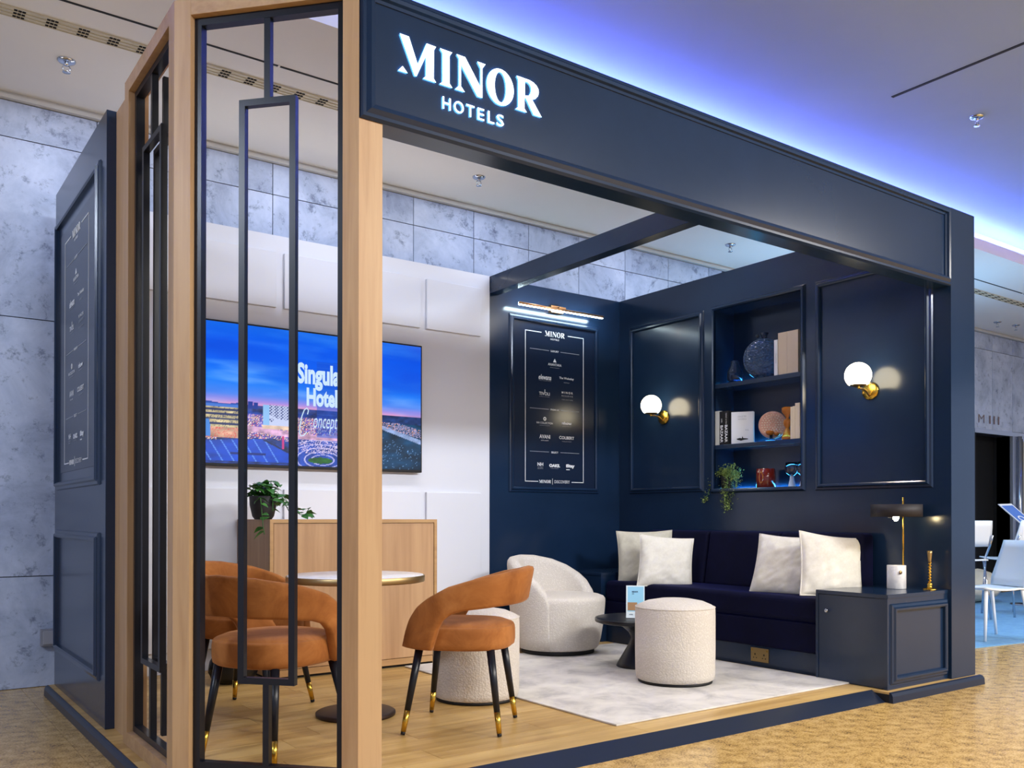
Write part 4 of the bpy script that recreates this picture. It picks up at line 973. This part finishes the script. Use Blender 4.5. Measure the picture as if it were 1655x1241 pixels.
# disc on stand
t_ = thing('decorative_disc', 'blush round patterned dish on a little stand in the middle shelf', 'ornament', (5.57, 4.353, 1.5705), R(34))
build(MB().lathe([(0, 0), (.098, 0), (.104, .008), (.104, .024), (.099, .032), (.090, .029), (.06, .026), (0, .024)], c=(.012, 0, .128), n=48, axis='-x'), 'dish', m_copper, t_)
mb = MB()
for rr, cnt, s_ in ((.092, 30, .0048), (.078, 26, .006), (.060, 20, .006), (.042, 14, .0055), (.024, 8, .005)):
    for q in range(cnt): a_ = 2*PI*q/cnt; mb.lathe([(0, 0), (s_, 0), (s_*.6, .003), (0, .003)], c=(-.014, rr*math.cos(a_), .128+rr*math.sin(a_)), n=6, axis='-x')
build(mb, 'raised_pattern', m_cream, t_)
mb = MB().lathe([(0, 0), (.045, 0), (.04, .012), (.025, .02), (.012, .03), (.012, .05), (0, .05)], c=(-.035, .01, 0), n=24); build(mb, 'glass_stand', m_smoke, t_)
build(MB().lathe([(0, 0), (.020, .006), (.032, .022), (.026, .035), (0, .04)], c=(-.045, .018, .045), n=16), 'amber_bead', m_amber, t_)
build(MB().lathe([(0, 0), (.018, .005), (.026, .018), (.02, .03), (0, .034)], c=(-.04, -.035, .04), n=16), 'amber_bead', m_amber, t_)
# hourglass
t_ = thing('hourglass', 'amber glass hourglass beside the cream books on the middle shelf', 'hourglass', (5.488, 4.158, 1.5705))
build(MB().lathe([(0, 0), (.040, 0), (.042, .006), (.038, .03), (.018, .075), (.012, .085), (.026, .105), (.030, .125), (.024, .145), (.010, .158), (.018, .172), (.040, .205), (.042, .232), (.036, .238), (.030, .228), (0, .225)], n=32), 'glass', m_amber, t_)
book(4.118, 4.098, 1.57, .235, 'slim cream book next to the amber hourglass', m_cream, x0=5.47)
book(4.096, 4.077, 1.57, .238, 'slim cream book between the two other cream books', m_cream, x0=5.468)
book(4.074, 4.034, 1.57, .258, 'tallest cream book at the right end of the middle shelf', m_cream, x0=5.466)
# bottom shelf
t_ = thing('trailing_plant', 'small leaved trailing plant in a black pot spilling over the bottom shelf', 'plant', (5.525, 4.755, NZ0+.0005))
build(MB().lathe([(0, 0), (.042, 0), (.048, .01), (.052, .10), (.048, .10), (.046, .09), (0, .09)], n=28), 'pot', m_blackmatt, t_)
mb = MB(); tv_ = MB()
def sprig(path, cnt, spread):
    P = [Vector(p) for p in path]; tv_.tube(P, .0018, 5)
    for _ in range(cnt):
        f_ = random.random()*(len(P)-1); i = min(int(f_), len(P)-2); p = P[i].lerp(P[i+1], f_-i)+Vector((random.gauss(0, 1), random.gauss(0, 1), random.gauss(0, 1)))*spread
        d = Vector((random.uniform(-1, .4), random.uniform(-1, 1), random.uniform(-.8, .8))).normalized(); s_ = random.uniform(.011, .018); e_ = d.cross(Vector((.3, .2, 1))).normalized()*s_*.45; h_ = d.cross(e_).normalized()*s_*.12
        mb.add([p, p+d*s_*.5+e_+h_, p+d*s_, p+d*s_*.5-e_+h_], [(0, 1, 2, 3)])
sprig([(0, 0, .09), (-.02, .03, .15), (-.05, .07, .12), (-.075, .10, .03), (-.09, .13, -.06), (-.092, .165, -.10)], 190, .012)
sprig([(0, 0, .09), (-.03, -.02, .155), (-.06, -.05, .13), (-.085, -.07, .03), (-.092, -.075, -.06), (-.09, -.07, -.15)], 300, .020)
sprig([(0, 0, .09), (-.02, -.06, .155), (-.03, -.11, .12), (-.05, -.15, .06), (-.075, -.135, 0), (-.09, -.125, -.07)], 260, .020)
sprig([(0, 0, .09), (.02, -.05, .14), (.03, -.10, .10)], 120, .022); sprig([(0, 0, .09), (0, .03, .14), (.0, .06, .11)], 110, .018); sprig([(-.01, -.03, .10), (-.03, -.08, .13), (-.06, -.10, .08)], 150, .022)
sprig([(-.085, -.05, .02), (-.093, -.05, -.05), (-.093, -.08, -.13), (-.09, -.09, -.155)], 130, .015)
f_ = build(mb, 'foliage', m_leaf_s, t_); f_['kind'] = 'stuff'; build(tv_, 'stems', m_leaf, t_)
t_ = thing('tumbler', 'dark red glazed tumbler in the middle of the bottom shelf', 'tumbler', (5.54, 4.395, NZ0+.0005))
build(MB().lathe([(0, 0), (.066, 0), (.070, .006), (.072, .07), (.070, .142), (.066, .143), (.062, .13), (.062, .02), (0, .015)], n=40), 'cup', m_red, t_)
mb = MB(); mb.poly3([ell(.015, .075, .020, .045, 24), ell(.015, .075, .013, .036, 24)], (-.073, 0, 0), NY, Z, NX, .003); build(mb, 'emblem', m_amber, t_)
wg = thing('wine_glass', 'clear wine glass with milky white stem on the bottom shelf, left of the pair', 'glass', (5.53, 4.15, NZ0+.0005), 0, 'pair of wine glasses')
m_milk = mat('milk_glass', (200, 222, 250), .3, emit=(.5, .75, 1.0), strength=0.0)
build(MB().lathe([(0, 0), (.030, 0), (.028, .004), (.017, .05), (.014, .078), (0, .080)], n=28), 'stem', m_milk, wg)
build(MB().lathe([(0, .078), (.020, .082), (.042, .10), (.050, .13), (.046, .178), (.0445, .178), (.0485, .13), (.041, .102), (.02, .085), (0, .081)], n=36), 'bowl', m_glass, wg)
clone(wg, (5.53, 4.052, NZ0+.0005), 0, 'clear wine glass with milky white stem on the bottom shelf, right of the pair', 'pair of wine glasses')

# ------------------------------------------------------------------ small things at the left
t_ = thing('wall_box', 'small grey outlet box low on the marble wall beside the navy side wall', 'outlet box', (.92, YW, .25))
build(MB().box(.885, 1.0, 6.225, YW, .195, .30), 'box', mat('grey_plastic', (134, 136, 146), .5), t_, world=True, bevel=.004)
build(MB().box(.895, .99, 6.220, 6.226, .205, .29), 'cover', mat('grey_plastic_light', (156, 158, 168), .5), t_, world=True, bevel=.003)
bg = thing('black_bag', 'black bag slumped on the planks behind the rust chairs', 'bag', (1.80, 5.36, 0))
mb = MB(); rows = []
for k in range(15):
    a_ = -PI/2+PI*k/14
    rows.append([(.15*math.cos(a_)**.6*math.cos(2*PI*q/28)*(1+.12*noise.noise(Vector((q*.7, k*.6, 1)))) if abs(math.cos(a_)) > 1e-6 else 0, .09*abs(math.cos(a_))**.6*math.sin(2*PI*q/28)*(1+.15*noise.noise(Vector((q*.7, k*.6, 4)))), max(.001, .10+.10*math.sin(a_)*(1+.1*noise.noise(Vector((q*.5, k*.5, 9)))))) for q in range(28)])
mb.grid([[(float(x.real) if isinstance(x, complex) else x, y, z) for x, y, z in r_] for r_ in rows], closed_u=True); build(mb, 'bag_body', mat('black_nylon', (16, 16, 20), .45), bg)
build(MB().tube([(-.07, 0, .19), (-.05, -.02, .25), (.0, -.03, .265), (.05, -.02, .25), (.07, 0, .19)], .007, 8), 'strap', m_blackmatt, bg)

# ================================================================== hall beyond the right side
dr = thing('door_1', 'dark open doorway in the marble wall right of the stand', 'doorway', (12.9, YW, ZG), kind='structure')
build(MB().box(12.3, 13.5, YW+.25, YW+.30, ZG, 2.3), 'dark_interior', m_void, dr, world=True)
build(MB().box(12.3, 12.34, YW+.03, YW+.30, ZG, 2.2).box(13.36, 13.40, YW+.03, YW+.30, ZG, 2.2), 'reveal', m_blackmatt, dr, world=True)
build(MB().box(12.30, 13.56, YW-.03, YW+.03, 2.165, 2.225).box(13.36, 13.44, YW-.03, YW+.03, ZG, 2.165), 'door_frame', mat('grey_frame', (170, 176, 190), .35, .6), dr, world=True)
build(MB().tube([(13.50, YW-.06, ZG), (13.50, YW-.06, 2.17)], .03, 12), 'chrome_post', m_chrome, dr, world=True)
build(MB().box(13.56, 13.64, YW-.04, YW+.02, ZG, 2.14), 'dark_jamb', m_blackmatt, dr, world=True)
dl = build(MB().box(13.66, 14.9, YW-.05, YW-.005, .95, 2.10).box(13.66, 14.9, YW-.05, YW-.005, ZG, .94), 'door_2', mat('cream_door', (206, 202, 196), .5)); dl['kind'] = 'structure'; tag(dl, 'cream door leaf at the right edge of the picture')
rl = thing('room_lettering', 'bronze letters on the marble wall above the dark doorway', 'lettering', (12.7, YW, 2.3)); m_let = mat('letter_bronze', (120, 96, 90), .4, .5)
for ch, a, b in (('M', 12.44, 12.60), ('I', 12.735, 12.775), ('I', 12.855, 12.895), ('I', 12.98, 13.02)):
    wn = MB(); put_text(wn, ch, a, b, 2.31, 2.425, (0, YW, 0), X, Z, NY, .006, -.01); build(wn, 'letter', m_let, rl, world=True)
# white moulded chair in front
def shell_chair(name, label, loc, rz, mseat, legm, arms_legs, up=0):
    t_ = thing(name, label, 'chair', loc, rz, 'white chairs in the hall')
    rows = []
    for k in range(13):
        f = k/12
        if f < .5: q = f/.5; y_, z_, w_ = .22-.42*q, .45-.02*math.sin(q*PI), .235-.015*q
        else: q = (f-.5)/.5; y_, z_, w_ = -.20-.05*math.sin(q*PI/2)-.07*q, .45+.40*q, .22+.0*q-.04*q*q
        z_ += up; rows.append([(w_*s_, y_+.02*(s_*s_)*(f > .5), z_+.012*s_*s_*(f < .5)) for s_ in np.linspace(-1, 1, 11)])
    st_, bk_ = MB(), MB(); st_.grid(rows[:7]); 
    if arms_legs: bk_.grid(rows[6:])
    else: bk_.grid(rows[8:])
    for q, nm in ((st_, 'seat'), (bk_, 'backrest')):
        o = build(q, nm, mseat, t_); md = o.modifiers.new('thick', 'SOLIDIFY'); md.thickness = .014
    for sx in (-1, 1):
        for yy, fy in ((.18, .21), (-.17, -.24)):
            build(MB().tube([(sx*.19, yy, .44+up), (sx*.215, fy, .002)], [.017, .012] if arms_legs else .011, 10), 'leg', legm, t_)
        if not arms_legs:
            build(MB().tube([(sx*.19, -.17, .42+up), (sx*.20, -.245, .60+up), (sx*.19, -.29, .70+up)], .011, 10), 'back_tube', legm, t_)
    return t_
shell_chair('moulded_chair', 'white moulded chair at the right picture edge, nearest of the hall chairs', (7.98, 3.93, ZG+.007), ang(-.9, .43), m_plast, m_plast, True)
c2 = shell_chair('cafe_chair', 'white backed steel legged chair half hidden by the navy column', (9.30, 4.92, ZG+.006), ang(.35, .94), m_plast, m_chrome, False, .17)
clone(c2, (10.10, 4.72, ZG+.006), ang(.35, .94), 'white backed steel legged chair under the blue sign', 'white chairs in the hall')
t_ = thing('beige_sack', 'crumpled beige sack on the floor behind the white chairs', 'sack', (11.2, 5.75, ZG+.006))
mb = MB(); rows = []
for k in range(13):
    a_ = PI*k/12; rr = math.sin(a_)
    rows.append([(.45*rr*math.cos(2*PI*q/26)*(1+.35*noise.noise(Vector((q*.9, k*.7, 2)))), .3*rr*math.sin(2*PI*q/26)*(1+.3*noise.noise(Vector((q*.9, k*.7, 5)))), max(.0, .26*(1-math.cos(a_))*.75*(1+.3*noise.noise(Vector((q*.8, k*.9, 7)))))) for q in range(26)])
mb.grid(rows, closed_u=True); build(mb, 'cloth', mat('beige_cloth', (206, 196, 176), .9), t_)
t_ = thing('sign_stand', 'blue tilted sign panel on a stand behind the hall chairs', 'sign', (11.16, 5.39, ZG+.006))
rv_ = Vector((.8113, -.5847, 0)); fv_ = Vector((.5847, .8113, 0)); o_ = Vector((.0, .0, 1.215))
Tt = (rv_*.16+Vector((0, 0, .005))); Ll = (rv_*.42-Vector((0, 0, .42))-fv_*.12); nn_ = Tt.cross(Ll).normalized()
def panel(a0, a1, b0, b1, d0, d1):
    q = [o_+Tt*a+Ll*b for a, b in ((a0, b0), (a1, b0), (a1, b1), (a0, b1))]
    return MB().add([v+nn_*d0 for v in q]+[v+nn_*d1 for v in q], [(0, 1, 2, 3), (7, 6, 5, 4), (0, 4, 5, 1), (1, 5, 6, 2), (2, 6, 7, 3), (3, 7, 4, 0)])
build(panel(0, 1, 0, 1, -.008, .008), 'border', m_plast, t_)
build(panel(.08, .92, .05, .95, -.010, .010), 'panel', mat('sign_blue', (70, 118, 200), .4), t_)
mb = MB()
for a_, b_, r_ in ((.5, .42, .035), (.5, .60, .03)):
    for sd in (-1, 1): mb.poly3([ell(0, 0, r_, r_*1.3, 20), ell(0, 0, r_*.66, r_*.86, 20)], o_+Tt*a_+Ll*b_+nn_*.011*sd, Tt.normalized(), Ll.normalized(), nn_*sd, .001)
build(mb, 'emblem', m_plast, t_)
c_ = o_+Tt*.5+Ll*.6
build(MB().tube([c_, (c_.x, c_.y, .02)], .02, 10).lathe([(0, 0), (.2, 0), (.2, .012), (0, .02)], c=(c_.x, c_.y, 0), n=28), 'stand', m_chrome, t_)
